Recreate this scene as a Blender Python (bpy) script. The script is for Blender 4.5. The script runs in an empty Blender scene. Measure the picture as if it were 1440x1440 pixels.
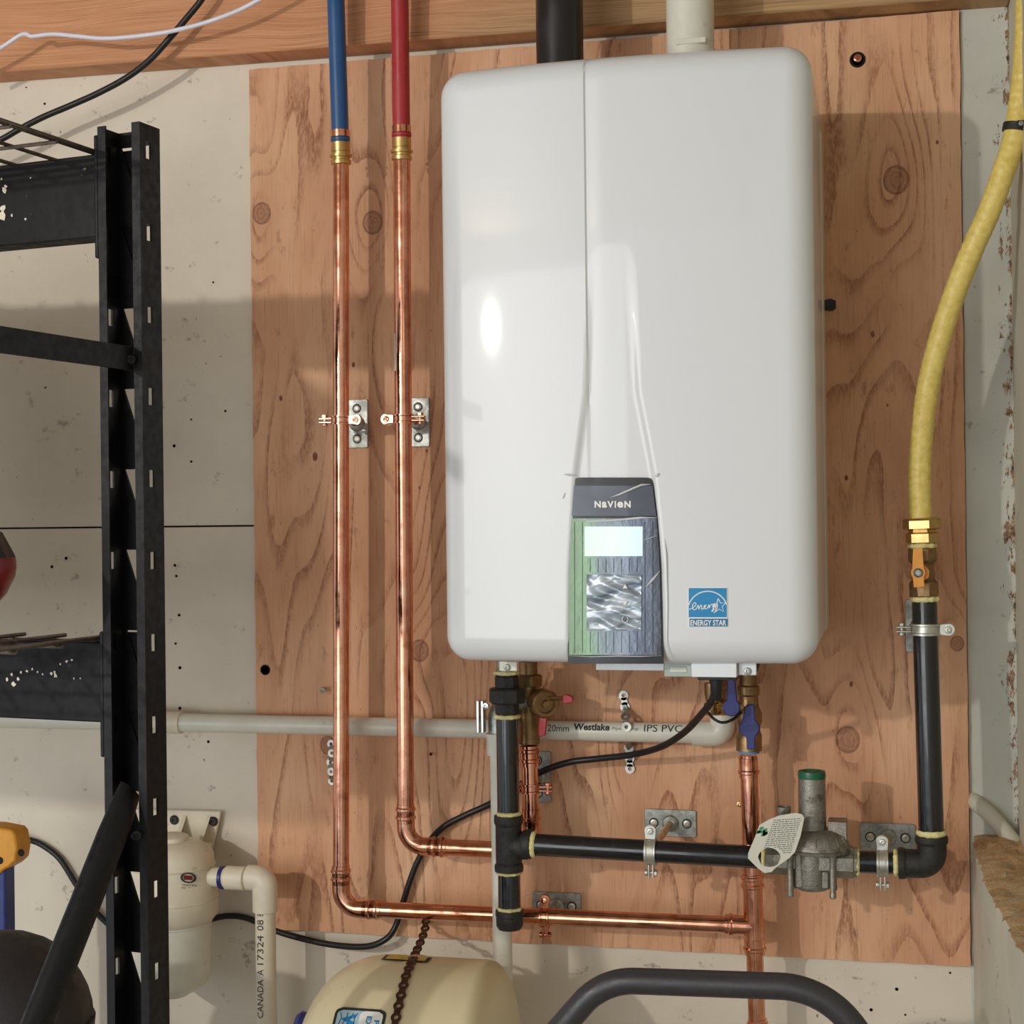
import bpy, math, random
from mathutils import Vector, Matrix
random.seed(7)
S = bpy.context.scene
COL = S.collection
pi = math.pi

# ------------------------------------------------------------------ camera
CP = Vector((0.8736, -2.0751, 0.5823)); YAW, PITCH, ROLL, F = 0.2351, 0.0021, -0.0117, 2200.0
fw = Vector((-math.sin(YAW)*math.cos(PITCH), math.cos(YAW)*math.cos(PITCH), math.sin(PITCH)))
rt = fw.cross(Vector((0, 0, 1))).normalized(); up = rt.cross(fw)
rt, up = rt*math.cos(ROLL)+up*math.sin(ROLL), -rt*math.sin(ROLL)+up*math.cos(ROLL)
cd = bpy.data.cameras.new('camera'); cam = bpy.data.objects.new('camera', cd); COL.objects.link(cam)
m = Matrix.Identity(4)
for i in range(3):
    m[i][0], m[i][1], m[i][2], m[i][3] = rt[i], up[i], -fw[i], CP[i]
cam.matrix_world = m
cd.sensor_width = 36; cd.lens = 36*F/1440; cd.clip_start = .02
S.camera = cam

# ------------------------------------------------------------------ world, lights, exposure
S.view_settings.view_transform = 'Standard'; S.view_settings.look = 'None'
S.view_settings.gamma = 1; S.view_settings.use_curve_mapping = False
S.view_settings.exposure = 0.0
w = bpy.data.worlds.new('world'); S.world = w; w.use_nodes = True
bg = w.node_tree.nodes['Background']; bg.inputs[0].default_value = (0.89, .95, 1.0, 1); bg.inputs[1].default_value = 0.72

def area(name, loc, target, size, sizey, power, color, shape='RECTANGLE'):
    l = bpy.data.lights.new(name, 'AREA'); l.shape = shape; l.size = size; l.size_y = sizey
    l.energy = power; l.color = color
    o = bpy.data.objects.new(name, l); COL.objects.link(o); o.location = loc
    o.rotation_euler = (Vector(target)-Vector(loc)).to_track_quat('-Z', 'Y').to_euler()
    return o
area('garage_lamp', (-1.12, -3.35, 1.21), (.5, 0, .6), .07, .07, 30, (1, .95, .87), 'DISK')
area('doorway_daylight', (-1.35, -4.1, .55), (-.7, 0, .55), 3.0, 1.9, 50, (.97, .985, 1))

# ------------------------------------------------------------------ picture helpers
def ray(px, py): return fw + rt*((px-720)/F) - up*((py-720)/F)
def T(px, py, d):
    v = ray(px, py); return CP + v*((-d-CP.y)/v.y)
def TP(px, py, p0, n):
    v = ray(px, py); n = Vector(n); return CP + v*((Vector(p0)-CP).dot(n)/v.dot(n))
def proj(p):
    v = Vector(p)-CP; return 720+F*v.dot(rt)/v.dot(fw), 720-F*v.dot(up)/v.dot(fw)
def mm(px, p):          # metres covered by px pixels at world point p
    return px*(Vector(p)-CP).dot(fw)/F

# ------------------------------------------------------------------ object helpers
WM = {}
def tag(o, label=None, cat=None, group=None, kind=None):
    if label: o['label'] = label
    if cat: o['category'] = cat
    if group: o['group'] = group
    if kind: o['kind'] = kind
    return o
def thing(name, label, cat, loc, group=None, rz=0):
    o = bpy.data.objects.new(name, None); COL.objects.link(o); o.empty_display_size = .02
    o.location = loc; o.rotation_euler = (0, 0, rz)
    WM[o] = Matrix.Translation(Vector(loc)) @ Matrix.Rotation(rz, 4, 'Z')
    return tag(o, label, cat, group)
def frame(axis, hint=None):
    a = Vector(axis).normalized()
    h = Vector(hint) if hint is not None else (Vector((0, 0, 1)) if abs(a.z) < .9 else Vector((1, 0, 0)))
    x = (h - a*h.dot(a)).normalized(); y = a.cross(x)
    return a, x, y

class MB:
    def __init__(s): s.v = []; s.f = []
    def add(s, vs, fs):
        n = len(s.v); s.v += [Vector(q) for q in vs]; s.f += [tuple(i+n for i in q) for q in fs]; return s
    def box(s, a, b):
        x0, y0, z0 = a; x1, y1, z1 = b
        x0, x1 = min(x0, x1), max(x0, x1); y0, y1 = min(y0, y1), max(y0, y1); z0, z1 = min(z0, z1), max(z0, z1)
        return s.add([(x0,y0,z0),(x1,y0,z0),(x1,y1,z0),(x0,y1,z0),(x0,y0,z1),(x1,y0,z1),(x1,y1,z1),(x0,y1,z1)],
                     [(0,3,2,1),(4,5,6,7),(0,1,5,4),(1,2,6,5),(2,3,7,6),(3,0,4,7)])
    def cbox(s, c, dx, dy, dz):
        return s.box((c[0]-dx/2, c[1]-dy/2, c[2]-dz/2), (c[0]+dx/2, c[1]+dy/2, c[2]+dz/2))
    def lathe(s, o, axis, prof, seg=32, hint=None):
        a, x, y = frame(axis, hint); o = Vector(o); vs = []; fs = []
        for r, h in prof:
            for k in range(seg):
                t = 2*pi*k/seg; vs.append(o + a*h + (x*math.cos(t)+y*math.sin(t))*max(r, 1e-5))
        for j in range(len(prof)-1):
            for k in range(seg):
                q = (k+1) % seg; fs.append((j*seg+k, j*seg+q, (j+1)*seg+q, (j+1)*seg+k))
        if prof[0][0] > 1e-4 and prof[0] != prof[-1]: fs.append(tuple(range(seg-1, -1, -1)))
        if prof[-1][0] > 1e-4 and prof[0] != prof[-1]: fs.append(tuple((len(prof)-1)*seg+k for k in range(seg)))
        return s.add(vs, fs)
    def tube(s, pts, r, seg=20, cap=True):
        pts = [Vector(p) for p in pts]; n = len(pts); rs = r if isinstance(r, (list, tuple)) else [r]*n
        vs = []; fs = []; x = None
        for i, p in enumerate(pts):
            d = (pts[min(i+1, n-1)]-pts[max(i-1, 0)]).normalized()
            if x is None: _, x, _ = frame(d)
            x = (x-d*x.dot(d)).normalized(); y = d.cross(x)
            for k in range(seg):
                t = 2*pi*k/seg; vs.append(p+(x*math.cos(t)+y*math.sin(t))*rs[i])
        for j in range(n-1):
            for k in range(seg):
                q = (k+1) % seg; fs.append((j*seg+k, j*seg+q, (j+1)*seg+q, (j+1)*seg+k))
        if cap: fs += [tuple(range(seg-1, -1, -1)), tuple((n-1)*seg+k for k in range(seg))]
        return s.add(vs, fs)
    def prism(s, poly, o, ex, ey, t):       # poly 2-D in (ex, ey) from o, thickness t along ex x ey
        ex = Vector(ex).normalized(); ey = Vector(ey).normalized(); n = ex.cross(ey); o = Vector(o); k = len(poly)
        vs = [o+ex*a+ey*b for a, b in poly]+[o+ex*a+ey*b+n*t for a, b in poly]
        return s.add(vs, [tuple(range(k-1, -1, -1)), tuple(range(k, 2*k))]+[(i, (i+1) % k, (i+1) % k+k, i+k) for i in range(k)])
    def build(s, name, mat, parent=None, bevel=0, smooth=40, seg=2):
        inv = WM[parent].inverted() if parent else Matrix.Identity(4)
        vs = [inv @ q for q in s.v]
        lo = Vector([min(q[i] for q in vs) for i in range(3)]); hi = Vector([max(q[i] for q in vs) for i in range(3)])
        c = (lo+hi)/2
        me = bpy.data.meshes.new(name); me.from_pydata([q-c for q in vs], [], s.f); me.update()
        import bmesh
        bm = bmesh.new(); bm.from_mesh(me); bmesh.ops.recalc_face_normals(bm, faces=bm.faces); bm.to_mesh(me); bm.free()
        if smooth: me.shade_smooth(); me.set_sharp_from_angle(angle=math.radians(smooth))
        me.materials.append(mat)
        o = bpy.data.objects.new(name, me); COL.objects.link(o); o.location = c
        if parent: o.parent = parent
        WM[o] = (WM[parent] if parent else Matrix.Identity(4)) @ Matrix.Translation(c)
        if bevel:
            b = o.modifiers.new('bevel', 'BEVEL'); b.width = bevel; b.segments = seg; b.limit_method = 'ANGLE'; b.angle_limit = .7
        return o

def arcpath(pts, rad, n=8):
    """polyline with rounded corners"""
    pts = [Vector(p) for p in pts]; out = [pts[0]]
    for i in range(1, len(pts)-1):
        a, b, c = pts[i-1], pts[i], pts[i+1]; u = (a-b).normalized(); v = (c-b).normalized()
        ang = u.angle(v); rr = rad if not isinstance(rad, (list, tuple)) else rad[i-1]
        t = min(rr/math.tan(ang/2), (a-b).length*.49, (c-b).length*.49); r2 = t*math.tan(ang/2)
        cen = b+(u+v).normalized()*(r2/math.sin(ang/2)); p0 = b+u*t-cen; p1 = b+v*t-cen; tot = p0.angle(p1); ax = p0.cross(p1).normalized()
        for k in range(n+1): out.append(cen+Matrix.Rotation(tot*k/n, 3, ax) @ p0)
    out.append(pts[-1]); return out
def spline(pts, n=10):
    pts = [Vector(p) for p in pts]; P = [pts[0]*2-pts[1]]+pts+[pts[-1]*2-pts[-2]]; out = []
    for i in range(1, len(P)-2):
        for k in range(n):
            t = k/n; a, b, c, d = P[i-1], P[i], P[i+1], P[i+2]
            out.append(.5*((2*b)+(c-a)*t+(2*a-5*b+4*c-d)*t*t+(3*b-a-3*c+d)*t**3))
    out.append(pts[-1]); return out
def dress(pts, step):
    out = [Vector(pts[0])]
    for a, b in zip(pts[:-1], pts[1:]):
        a = Vector(a); b = Vector(b); n = max(1, int((b-a).length/step))
        for k in range(1, n+1): out.append(a.lerp(b, k/n))
    return out

_txt = {}
def textmesh(s, bold=0.0, cu=0, cv=0):
    """flat glyph mesh, normalised: x 0..1 over the string, y in units of glyph width scale"""
    c = bpy.data.curves.new('t', 'FONT'); c.body = s; c.size = 1; c.resolution_u = 3; c.offset = bold
    o = bpy.data.objects.new('t', c); COL.objects.link(o)
    dg = bpy.context.evaluated_depsgraph_get(); me = bpy.data.meshes.new_from_object(o.evaluated_get(dg))
    vs = [v.co.copy() for v in me.vertices]; fs = [tuple(p.vertices) for p in me.polygons]
    bpy.data.objects.remove(o); bpy.data.curves.remove(c); bpy.data.meshes.remove(me)
    x0 = min(v.x for v in vs); x1 = max(v.x for v in vs); y0 = min(v.y for v in vs); y1 = max(v.y for v in vs)
    P = [((v.x-x0)/(x1-x0), (v.y-y0)/(y1-y0)) for v in vs]
    if cu or cv:
        import bmesh
        bm = bmesh.new(); bv = [bm.verts.new((p[0], p[1], 0)) for p in P]
        for f in fs:
            try: bm.faces.new([bv[i] for i in f])
            except ValueError: pass
        for n, ax in ((cu, (1, 0, 0)), (cv, (0, 1, 0))):
            for k in range(1, n):
                co = Vector(ax)*(k/n); bmesh.ops.bisect_plane(bm, geom=bm.verts[:]+bm.edges[:]+bm.faces[:], plane_co=co, plane_no=ax, dist=1e-6)
        bmesh.ops.triangulate(bm, faces=bm.faces[:]); bm.verts.index_update()
        P = [(v.co.x, v.co.y) for v in bm.verts]; fs = [tuple(v.index for v in f.verts) for f in bm.faces]; bm.free()
    return P, fs
def text(s, mat, parent, fn, name='lettering', bold=0.0, obj=None, cu=0, cv=0):
    """fn(u,v) -> world point, u,v in 0..1"""
    vs, fs = textmesh(s, bold, cu, cv); mb = obj or MB(); mb.add([fn(a, b) for a, b in vs], fs)
    if obj is None:
        o = mb.build(name, mat, parent, smooth=0); return o

# ------------------------------------------------------------------ materials
def s2l(c):
    return tuple(((v/255/12.92) if v/255 <= .04045 else ((v/255+.055)/1.055)**2.4) for v in c)+(1,)
class NT:
    def __init__(s, name):
        s.m = bpy.data.materials.new(name); s.m.use_nodes = True; s.t = s.m.node_tree; s.b = s.t.nodes['Principled BSDF']
        s.pos = s.t.nodes.new('ShaderNodeNewGeometry').outputs['Position']
    def n(s, k, **kw):
        o = s.t.nodes.new(k)
        for a, v in kw.items(): setattr(o, a, v)
        return o
    def put(s, sock, v):
        if hasattr(v, 'is_output'): s.t.links.new(v, sock)
        else: sock.default_value = v
    def M(s, op, a, b=0.0, c=None):
        o = s.n('ShaderNodeMath', operation=op); s.put(o.inputs[0], a); s.put(o.inputs[1], b)
        if c is not None: s.put(o.inputs[2], c)
        return o.outputs[0]
    def vec(s, x, y, z):
        o = s.n('ShaderNodeCombineXYZ'); s.put(o.inputs[0], x); s.put(o.inputs[1], y); s.put(o.inputs[2], z); return o.outputs[0]
    def xyz(s, v):
        o = s.n('ShaderNodeSeparateXYZ'); s.put(o.inputs[0], v); return o.outputs
    def scale(s, v, k):
        o = s.n('ShaderNodeVectorMath', operation='MULTIPLY'); s.put(o.inputs[0], v); s.put(o.inputs[1], k); return o.outputs[0]
    def noise(s, v, sc=1.0, det=4, rough=.5, dist=0.0):
        o = s.n('ShaderNodeTexNoise'); s.put(o.inputs['Vector'], v); o.inputs['Scale'].default_value = sc
        o.inputs['Detail'].default_value = det; o.inputs['Roughness'].default_value = rough; o.inputs['Distortion'].default_value = dist
        return o.outputs['Fac']
    def ramp(s, f, stops, interp='LINEAR'):
        o = s.n('ShaderNodeValToRGB'); s.put(o.inputs[0], f); e = o.color_ramp.elements; o.color_ramp.interpolation = interp
        while len(e) < len(stops): e.new(.5)
        for i, (p, c) in enumerate(stops):
            e[i].position = p; e[i].color = c if len(c) == 4 else tuple(c)+(1,)
        return o.outputs[0]
    def mix(s, f, a, b, mode='MIX'):
        o = s.n('ShaderNodeMix', data_type='RGBA', blend_type=mode)
        s.put(o.inputs[0], f); s.put(o.inputs[6], a); s.put(o.inputs[7], b); return o.outputs[2]
    def rng(s, f, a, b, c=0.0, d=1.0):
        o = s.n('ShaderNodeMapRange', interpolation_type='SMOOTHSTEP'); s.put(o.inputs[0], f)
        for i, v in enumerate((a, b, c, d)): s.put(o.inputs[i+1], v)
        return o.outputs[0]
    def bump(s, h, dist, strength=1.0):
        o = s.n('ShaderNodeBump'); s.put(o.inputs['Height'], h); o.inputs['Distance'].default_value = dist
        o.inputs['Strength'].default_value = strength; s.t.links.new(o.outputs[0], s.b.inputs['Normal'])
    def set(s, color=None, rough=None, metal=None, spec=None, coat=None, emit=None, es=1.0):
        if color is not None: s.put(s.b.inputs['Base Color'], color)
        if rough is not None: s.put(s.b.inputs['Roughness'], rough)
        if metal is not None: s.put(s.b.inputs['Metallic'], metal)
        if spec is not None: s.put(s.b.inputs['Specular IOR Level'], spec)
        if coat is not None: s.put(s.b.inputs['Coat Weight'], coat)
        if emit is not None: s.put(s.b.inputs['Emission Color'], emit); s.b.inputs['Emission Strength'].default_value = es
        return s.m

def simple(name, rgb, rough=.5, metal=0, var=.12, sc=60, bump=0, spec=None, coat=None, rvar=.1, dirt=None):
    n = NT(name); c = s2l(rgb)
    f = n.noise(n.pos, sc, 5, .6)
    dark = tuple(v*(1-var) for v in c[:3])+(1,); lite = tuple(min(1, v*(1+var)) for v in c[:3])+(1,)
    col = n.ramp(f, [(.3, dark), (.7, lite)])
    if dirt:
        g = n.noise(n.pos, dirt[0], 6, .7); col = n.mix(n.rng(g, dirt[1], dirt[1]+.08, 0, dirt[3]), col, s2l(dirt[2]))
    n.set(col, n.rng(n.noise(n.pos, sc*.4, 3), .3, .7, max(.02, rough-rvar), min(1, rough+rvar)), metal, spec, coat)
    if bump: n.bump(n.noise(n.pos, sc*3, 5, .6), bump, .8)
    return n.m

def plywood():
    n = NT('plywood'); X, Y, Z = n.xyz(n.pos)
    kn = []
    for px, py, r in [(368,300,13),(524,313,14),(1260,253,17),(590,915,13),(1192,1040,16),(887,1050,17),(461,1048,11),(1346,905,9),(1000,300,12)]:
        p = T(px, py, 0); kn.append((p.x, p.z, mm(r, p)))
    small = []
    for px, py, r in [(395,560,2.6),(497,513,2.4),(1227,470,3),(443,642,4),(590,686,1.6),(600,634,1.8),(1197,962,2.6),(1190,672,2.5),(1318,200,2),(1248,570,1.5)]:
        p = T(px, py, 0); small.append((p.x, p.z, mm(r, p)))
    warp = n.M('MULTIPLY', n.noise(n.scale(n.pos, (60, 1, 60)), 1, 3), .9)
    halo = None; core = None
    for x, z, r in kn:
        dx = n.M('MULTIPLY', n.M('SUBTRACT', X, x), 1/r); dz = n.M('MULTIPLY', n.M('SUBTRACT', Z, z), 1/(r*1.15))
        d2 = n.M('ADD', n.M('MULTIPLY', dx, dx), n.M('MULTIPLY', dz, dz))
        dz2 = n.M('MULTIPLY', dz, .5); dh = n.M('ADD', n.M('MULTIPLY', dx, dx), n.M('MULTIPLY', dz2, dz2))
        h = n.M('EXPONENT', n.M('MULTIPLY', dh, -.16)); c = n.M('MULTIPLY', n.rng(d2, 1.12, .86), n.M('ADD', .72, n.M('MULTIPLY', n.M('SINE', n.M('MULTIPLY', n.M('ADD', n.M('SQRT', d2), warp), 15.0)), .13)))
        ring = n.M('MULTIPLY', n.rng(d2, .78, 1.0), n.rng(d2, 1.3, 1.02)); c = n.M('ADD', n.M('MULTIPLY', c, .72), n.M('MULTIPLY', ring, .5))
        halo = h if halo is None else n.M('ADD', halo, h); core = c if core is None else n.M('MAXIMUM', core, c)
    for x, z, r in small:
        dx = n.M('MULTIPLY', n.M('SUBTRACT', X, x), 1/r); dz = n.M('MULTIPLY', n.M('SUBTRACT', Z, z), 1/(r*1.7))
        d2 = n.M('ADD', n.M('MULTIPLY', dx, dx), n.M('MULTIPLY', dz, dz)); core = n.M('MAXIMUM', core, n.rng(d2, 1.2, .5))
    # growth-ring figure: contours of a slow, vertically stretched field, wrapped round the knots
    slow = n.noise(n.vec(n.M('MULTIPLY', X, 5.5), Y, n.M('MULTIPLY', Z, .9)), 1, 2, .45)
    fld = n.M('ADD', n.M('MULTIPLY', slow, 22.0), n.M('MULTIPLY', halo, 2.6))
    fld = n.M('ADD', fld, n.M('MULTIPLY', n.noise(n.vec(n.M('MULTIPLY', X, 30), Y, n.M('MULTIPLY', Z, 9)), 1, 3), .5))
    fr = n.M('FRACT', fld); line = n.M('MULTIPLY', n.rng(fr, .60, .96), n.rng(fr, 1.0, .965))
    brk = n.noise(n.vec(n.M('MULTIPLY', X, 14), Y, n.M('MULTIPLY', Z, 5)), 1, 3)
    line = n.M('MULTIPLY', line, n.rng(brk, .34, .62))
    line = n.M('MULTIPLY', line, n.M('ADD', .7, n.rng(n.noise(n.vec(n.M('MULTIPLY', X, 300), Y, n.M('MULTIPLY', Z, 90)), 1, 3, .6), .4, .6)))
    patch = n.noise(n.vec(n.M('MULTIPLY', X, 7), Y, n.M('MULTIPLY', Z, 3.2)), 1, 4, .6)
    col = n.ramp(patch, [(.25, s2l((198,142,106))), (.5, s2l((220,168,130))), (.75, s2l((238,194,156)))])
    col = n.mix(n.M('MULTIPLY', line, .48), col, s2l((150,92,62)))
    fine = n.noise(n.vec(n.M('MULTIPLY', X, 420), Y, n.M('MULTIPLY', Z, 14)), 1, 5, .65)
    col = n.mix(n.M('MULTIPLY', n.rng(fine, .5, .75), .42), col, s2l((142,90,62)))
    blot = n.noise(n.vec(n.M('MULTIPLY', X, 55), Y, n.M('MULTIPLY', Z, 22)), 1, 6, .7)
    col = n.mix(n.M('MULTIPLY', n.rng(blot, .57, .70), .42), col, s2l((128,78,52)))
    speck = n.noise(n.vec(n.M('MULTIPLY', X, 260), Y, n.M('MULTIPLY', Z, 120)), 1, 2, .5)
    col = n.mix(n.M('MULTIPLY', n.rng(speck, .70, .76), .55), col, s2l((96,58,42)))
    col = n.mix(n.M('MULTIPLY', halo, .13), col, s2l((170,100,62)))
    kc = n.ramp(n.noise(n.scale(n.pos, (190, 1, 190)), 1, 5, .7, 1.5), [(.35, s2l((70,40,28))), (.5, s2l((128,78,54))), (.68, s2l((164,108,78)))])
    col = n.mix(core, col, kc)
    n.set(col, .62, 0, .35); n.bump(n.M('ADD', fine, n.M('MULTIPLY', line, 1.2)), .0006, .7)
    return n.m
def joistmat():
    n = NT('joist_wood'); X, Y, Z = n.xyz(n.pos)
    wz = n.M('ADD', Z, n.M('MULTIPLY', n.noise(n.vec(n.M('MULTIPLY', X, 2.5), Y, n.M('MULTIPLY', Z, 8)), 1, 2), .05))
    wz = n.M('ADD', wz, n.M('MULTIPLY', X, .02))
    g = n.noise(n.vec(n.M('MULTIPLY', X, 5), Y, n.M('MULTIPLY', wz, 520)), 1, 6, .7)
    g2 = n.noise(n.vec(n.M('MULTIPLY', X, 40), Y, n.M('MULTIPLY', wz, 600)), 1, 4, .7)
    col = n.ramp(g, [(.3, s2l((168,112,74))), (.48, s2l((204,144,104))), (.7, s2l((222,168,126)))])
    grey = n.ramp(g, [(.3, s2l((128,98,66))), (.5, s2l((186,150,108))), (.7, s2l((202,168,124)))])
    f = n.rng(n.M('ADD', n.M('ADD', X, n.M('MULTIPLY', Z, -2.4)), n.M('MULTIPLY', n.noise(n.pos, 7, 4), .25)), -2.75, -2.25)
    col = n.mix(f, col, grey)
    col = n.mix(n.M('MULTIPLY', n.rng(g2, .62, .76), .55), col, s2l((88,56,38)))
    n.set(col, .65, 0, .3); n.bump(g2, .0006, .6); return n.m
def paintmat(name, base, dirtc, amount, sc=1.0):
    n = NT(name); X, Y, Z = n.xyz(n.pos)
    big = n.noise(n.pos, 4*sc, 5, .6); dark = tuple(v*.86 for v in s2l(base)[:3])+(1,)
    col = n.ramp(big, [(.3, dark), (.62, s2l(base))])
    sp = n.noise(n.vec(n.M('MULTIPLY', X, 150), n.M('MULTIPLY', Y, 150), n.M('MULTIPLY', Z, 95)), 1, 3, .6)
    cl = n.noise(n.pos, 9*sc, 3); thr = n.M('MULTIPLY', n.rng(sp, .70, .74), n.rng(cl, .44, .60))
    col = n.mix(n.M('MULTIPLY', thr, amount), col, s2l(dirtc))
    sc2 = n.noise(n.vec(n.M('MULTIPLY', X, 26), n.M('MULTIPLY', Y, 26), n.M('MULTIPLY', Z, 34)), 1, 7, .72)
    col = n.mix(n.M('MULTIPLY', n.rng(sc2, .61, .69), amount*.6), col, s2l(dirtc))
    n.set(col, .55, 0, .4); n.bump(n.noise(n.pos, 260, 4, .6), .0004, .6); return n.m
def flakemat():
    m = paintmat('strip_paint', (206,206,194), (92,68,50), .9, 1.6); n = NT.__new__(NT); n.m = m; n.t = m.node_tree; n.b = n.t.nodes['Principled BSDF']
    n.pos = n.t.nodes['Geometry'].outputs['Position']; X, Y, Z = n.xyz(n.pos)
    old = n.b.inputs['Base Color'].links[0].from_socket
    w_ = n.rng(X, T(1384, 200, 0).x, T(1428, 200, 0).x, 0.0, .17)
    f = n.noise(n.vec(n.M('MULTIPLY', X, 70), 0.0, n.M('MULTIPLY', Z, 26)), 1, 7, .72)
    k = n.rng(n.M('ADD', f, w_), .645, .675)
    col = n.mix(k, old, n.ramp(n.noise(n.pos, 150, 4), [(.35, s2l((74,52,38))), (.65, s2l((176,140,106)))]))
    n.set(col); return m
def copper():
    n = NT('copper')
    f = n.noise(n.pos, 45, 5, .65)
    col = n.ramp(f, [(.25, s2l((192,122,94))), (.5, s2l((228,162,132))), (.75, s2l((240,184,154)))])
    sp = n.noise(n.pos, 170, 4, .6); col = n.mix(n.rng(sp, .66, .74, 0, .6), col, s2l((96,50,34)))
    n.set(col, n.rng(f, .3, .7, .07, .20), 1); return n.m
def hosemat():
    n = NT('yellow_hose_coat'); f = n.noise(n.pos, 120, 5, .6)
    col = n.ramp(f, [(.3, s2l((214,188,92))), (.7, s2l((240,216,126)))])
    n.set(col, .45); return n.m
def rough_concrete():
    n = NT('crumbling_concrete'); f = n.noise(n.pos, 55, 8, .75)
    col = n.ramp(f, [(.3, s2l((205,158,106))), (.45, s2l((246,200,146))), (.7, s2l((252,236,204)))])
    n.set(col, .95, 0, .1); n.bump(f, .012, 1); return n.m

PLY = plywood(); JOIST = joistmat()
WALL = paintmat('wall_paint', (226,216,198), (98,74,56), .9)
WALLR = paintmat('flaking_wall_paint', (206,202,184), (92,68,50), .95, 1.6)
STRIPM = flakemat(); CONC = rough_concrete(); FLOORM = simple('floor_concrete', (132,126,118), .8, var=.2, sc=9, bump=.001)
CEILM = simple('ceiling_board', (170,150,124), .8, var=.15, sc=6)
ENAMEL = simple('white_enamel', (227,230,233), .42, var=.01, sc=3, coat=.7, rvar=.02)
ENAMEL.node_tree.nodes['Principled BSDF'].inputs['Coat Roughness'].default_value = .045
CASE = simple('casing_white', (214,206,194), .35, var=.03, sc=10)
COPPER = copper(); BRASS = simple('brass', (208,174,114), .36, 1, .15, 80)
OLDBRASS = simple('aged_brass', (150,120,84), .42, .9, .3, 90, bump=.0004)
STEEL = simple('zinc_plate', (166,169,163), .48, .9, .35, 130, bump=.0003)
ZINC = simple('bright_zinc', (206,205,196), .42, .85, .2, 130); CHROME = simple('chrome', (214,214,212), .16, 1, .1, 60)
CASTAL = simple('cast_aluminium', (150,146,136), .5, .85, .2, 160, bump=.0008, dirt=(50, .56, (84,76,62), .6))
GASP = simple('black_pipe_lacquer', (26,25,27), .2, 0, .3, 120, coat=.5, dirt=(90, .66, (70,62,54), .5))
IRON = simple('malleable_iron', (50,48,46), .52, .35, .3, 190, bump=.0008)
SEAL = simple('yellow_pipe_sealant', (232,222,156), .55, 0, .12, 200, bump=.001)
PVC = simple('white_pvc', (224,222,208), .38, 0, .05, 40, dirt=(35, .62, (170,152,120), .35))
PVCC = simple('cream_pvc', (226,216,194), .42, 0, .06, 40, dirt=(30, .60, (160,136,104), .4))
BLKPVC = simple('black_abs', (34,31,33), .38, 0, .15, 60)
RACK = simple('black_powder_coat', (19,17,20), .5, 0, .2, 260, bump=.0003, spec=.3, dirt=(140, .72, (150,140,120), .5))
RACKW = simple('worn_black_beam', (16,14,16), .5, 0, .2, 200, spec=.25, dirt=(36, .66, (190,176,142), .95))
WIRE = simple('dull_grey_wire', (112,102,92), .45, .7, .2, 120)
PEXB = simple('blue_pex', (40,86,138), .36, 0, .08, 50); PEXR = simple('red_pex', (176,50,56), .36, 0, .1, 50, dirt=(70, .68, (110,40,42), .6))
CORD = simple('black_cord', (24,22,24), .5, 0, .1, 60); WCORD = simple('white_cord', (226,224,236), .4, 0, .05, 60)
HOSE = hosemat(); ORANGE = simple('orange_plastic', (232,160,66), .42, 0, .08, 90)
BLUEP = simple('navy_plastic', (40,46,118), .38, 0, .1, 90); REDP = simple('red_plastic', (170,36,44), .4, 0, .1, 90)
CREAM = simple('cream_enamel', (226,212,174), .3, 0, .04, 14, dirt=(24, .64, (160,130,92), .3))
HANDLE = simple('charcoal_tube', (56,53,56), .4, 0, .1, 220, bump=.0002)
INK = simple('ink', (52,50,48), .6, 0, .05); WHITEINK = simple('white_print', (246,246,240), .5, 0, .01)
FADED = simple('faded_ink', (120,120,116), .6, 0, .05)
BLUEINK = simple('blue_print', (32,140,200), .4, 0, .03); PALEBLUE = simple('pale_blue_print', (176,208,224), .4, 0, .05)
PAPER = simple('tag_card', (214,212,196), .6, 0, .05, 120, dirt=(60, .64, (160,150,124), .4)); GREENINK = simple('green_print', (70,140,96), .6)
GREENP = simple('green_plastic', (20,92,62), .4); ROD = simple('threaded_rod', (206,184,140), .4, .8, .3, 200, bump=.0008)
STRAP = simple('galvanised_strap', (176,175,166), .38, .9, .2, 150); DSTRAP = simple('brown_perforated_strap', (92,66,54), .45, .8, .3, 150)
DHOLE = simple('dark_hole', (24,18,16), .9); NAILM = simple('nail_rust', (84,62,48), .8); TAPE = simple('blue_tape', (96,150,200), .5); YELP = simple('ochre_plastic', (214,148,40), .5, 0, .12, 60)
BLUER = simple('blue_fibreglass', (42,58,120), .5, 0, .1, 60); DARKBAG = simple('dark_moulded_plastic', (40,36,38), .6, 0, .15, 120, bump=.0004)
MAROON = simple('maroon_paint', (124,28,34), .35, 0, .15, 80); YELLAB = simple('yellow_label', (206,176,70), .5, 0, .2, 120)
PANELB = simple('panel_black', (9,9,11), .3, 0, .1, 30)
PIPEGREY = simple('grey_cap_plastic', (170,180,172), .4)

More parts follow.
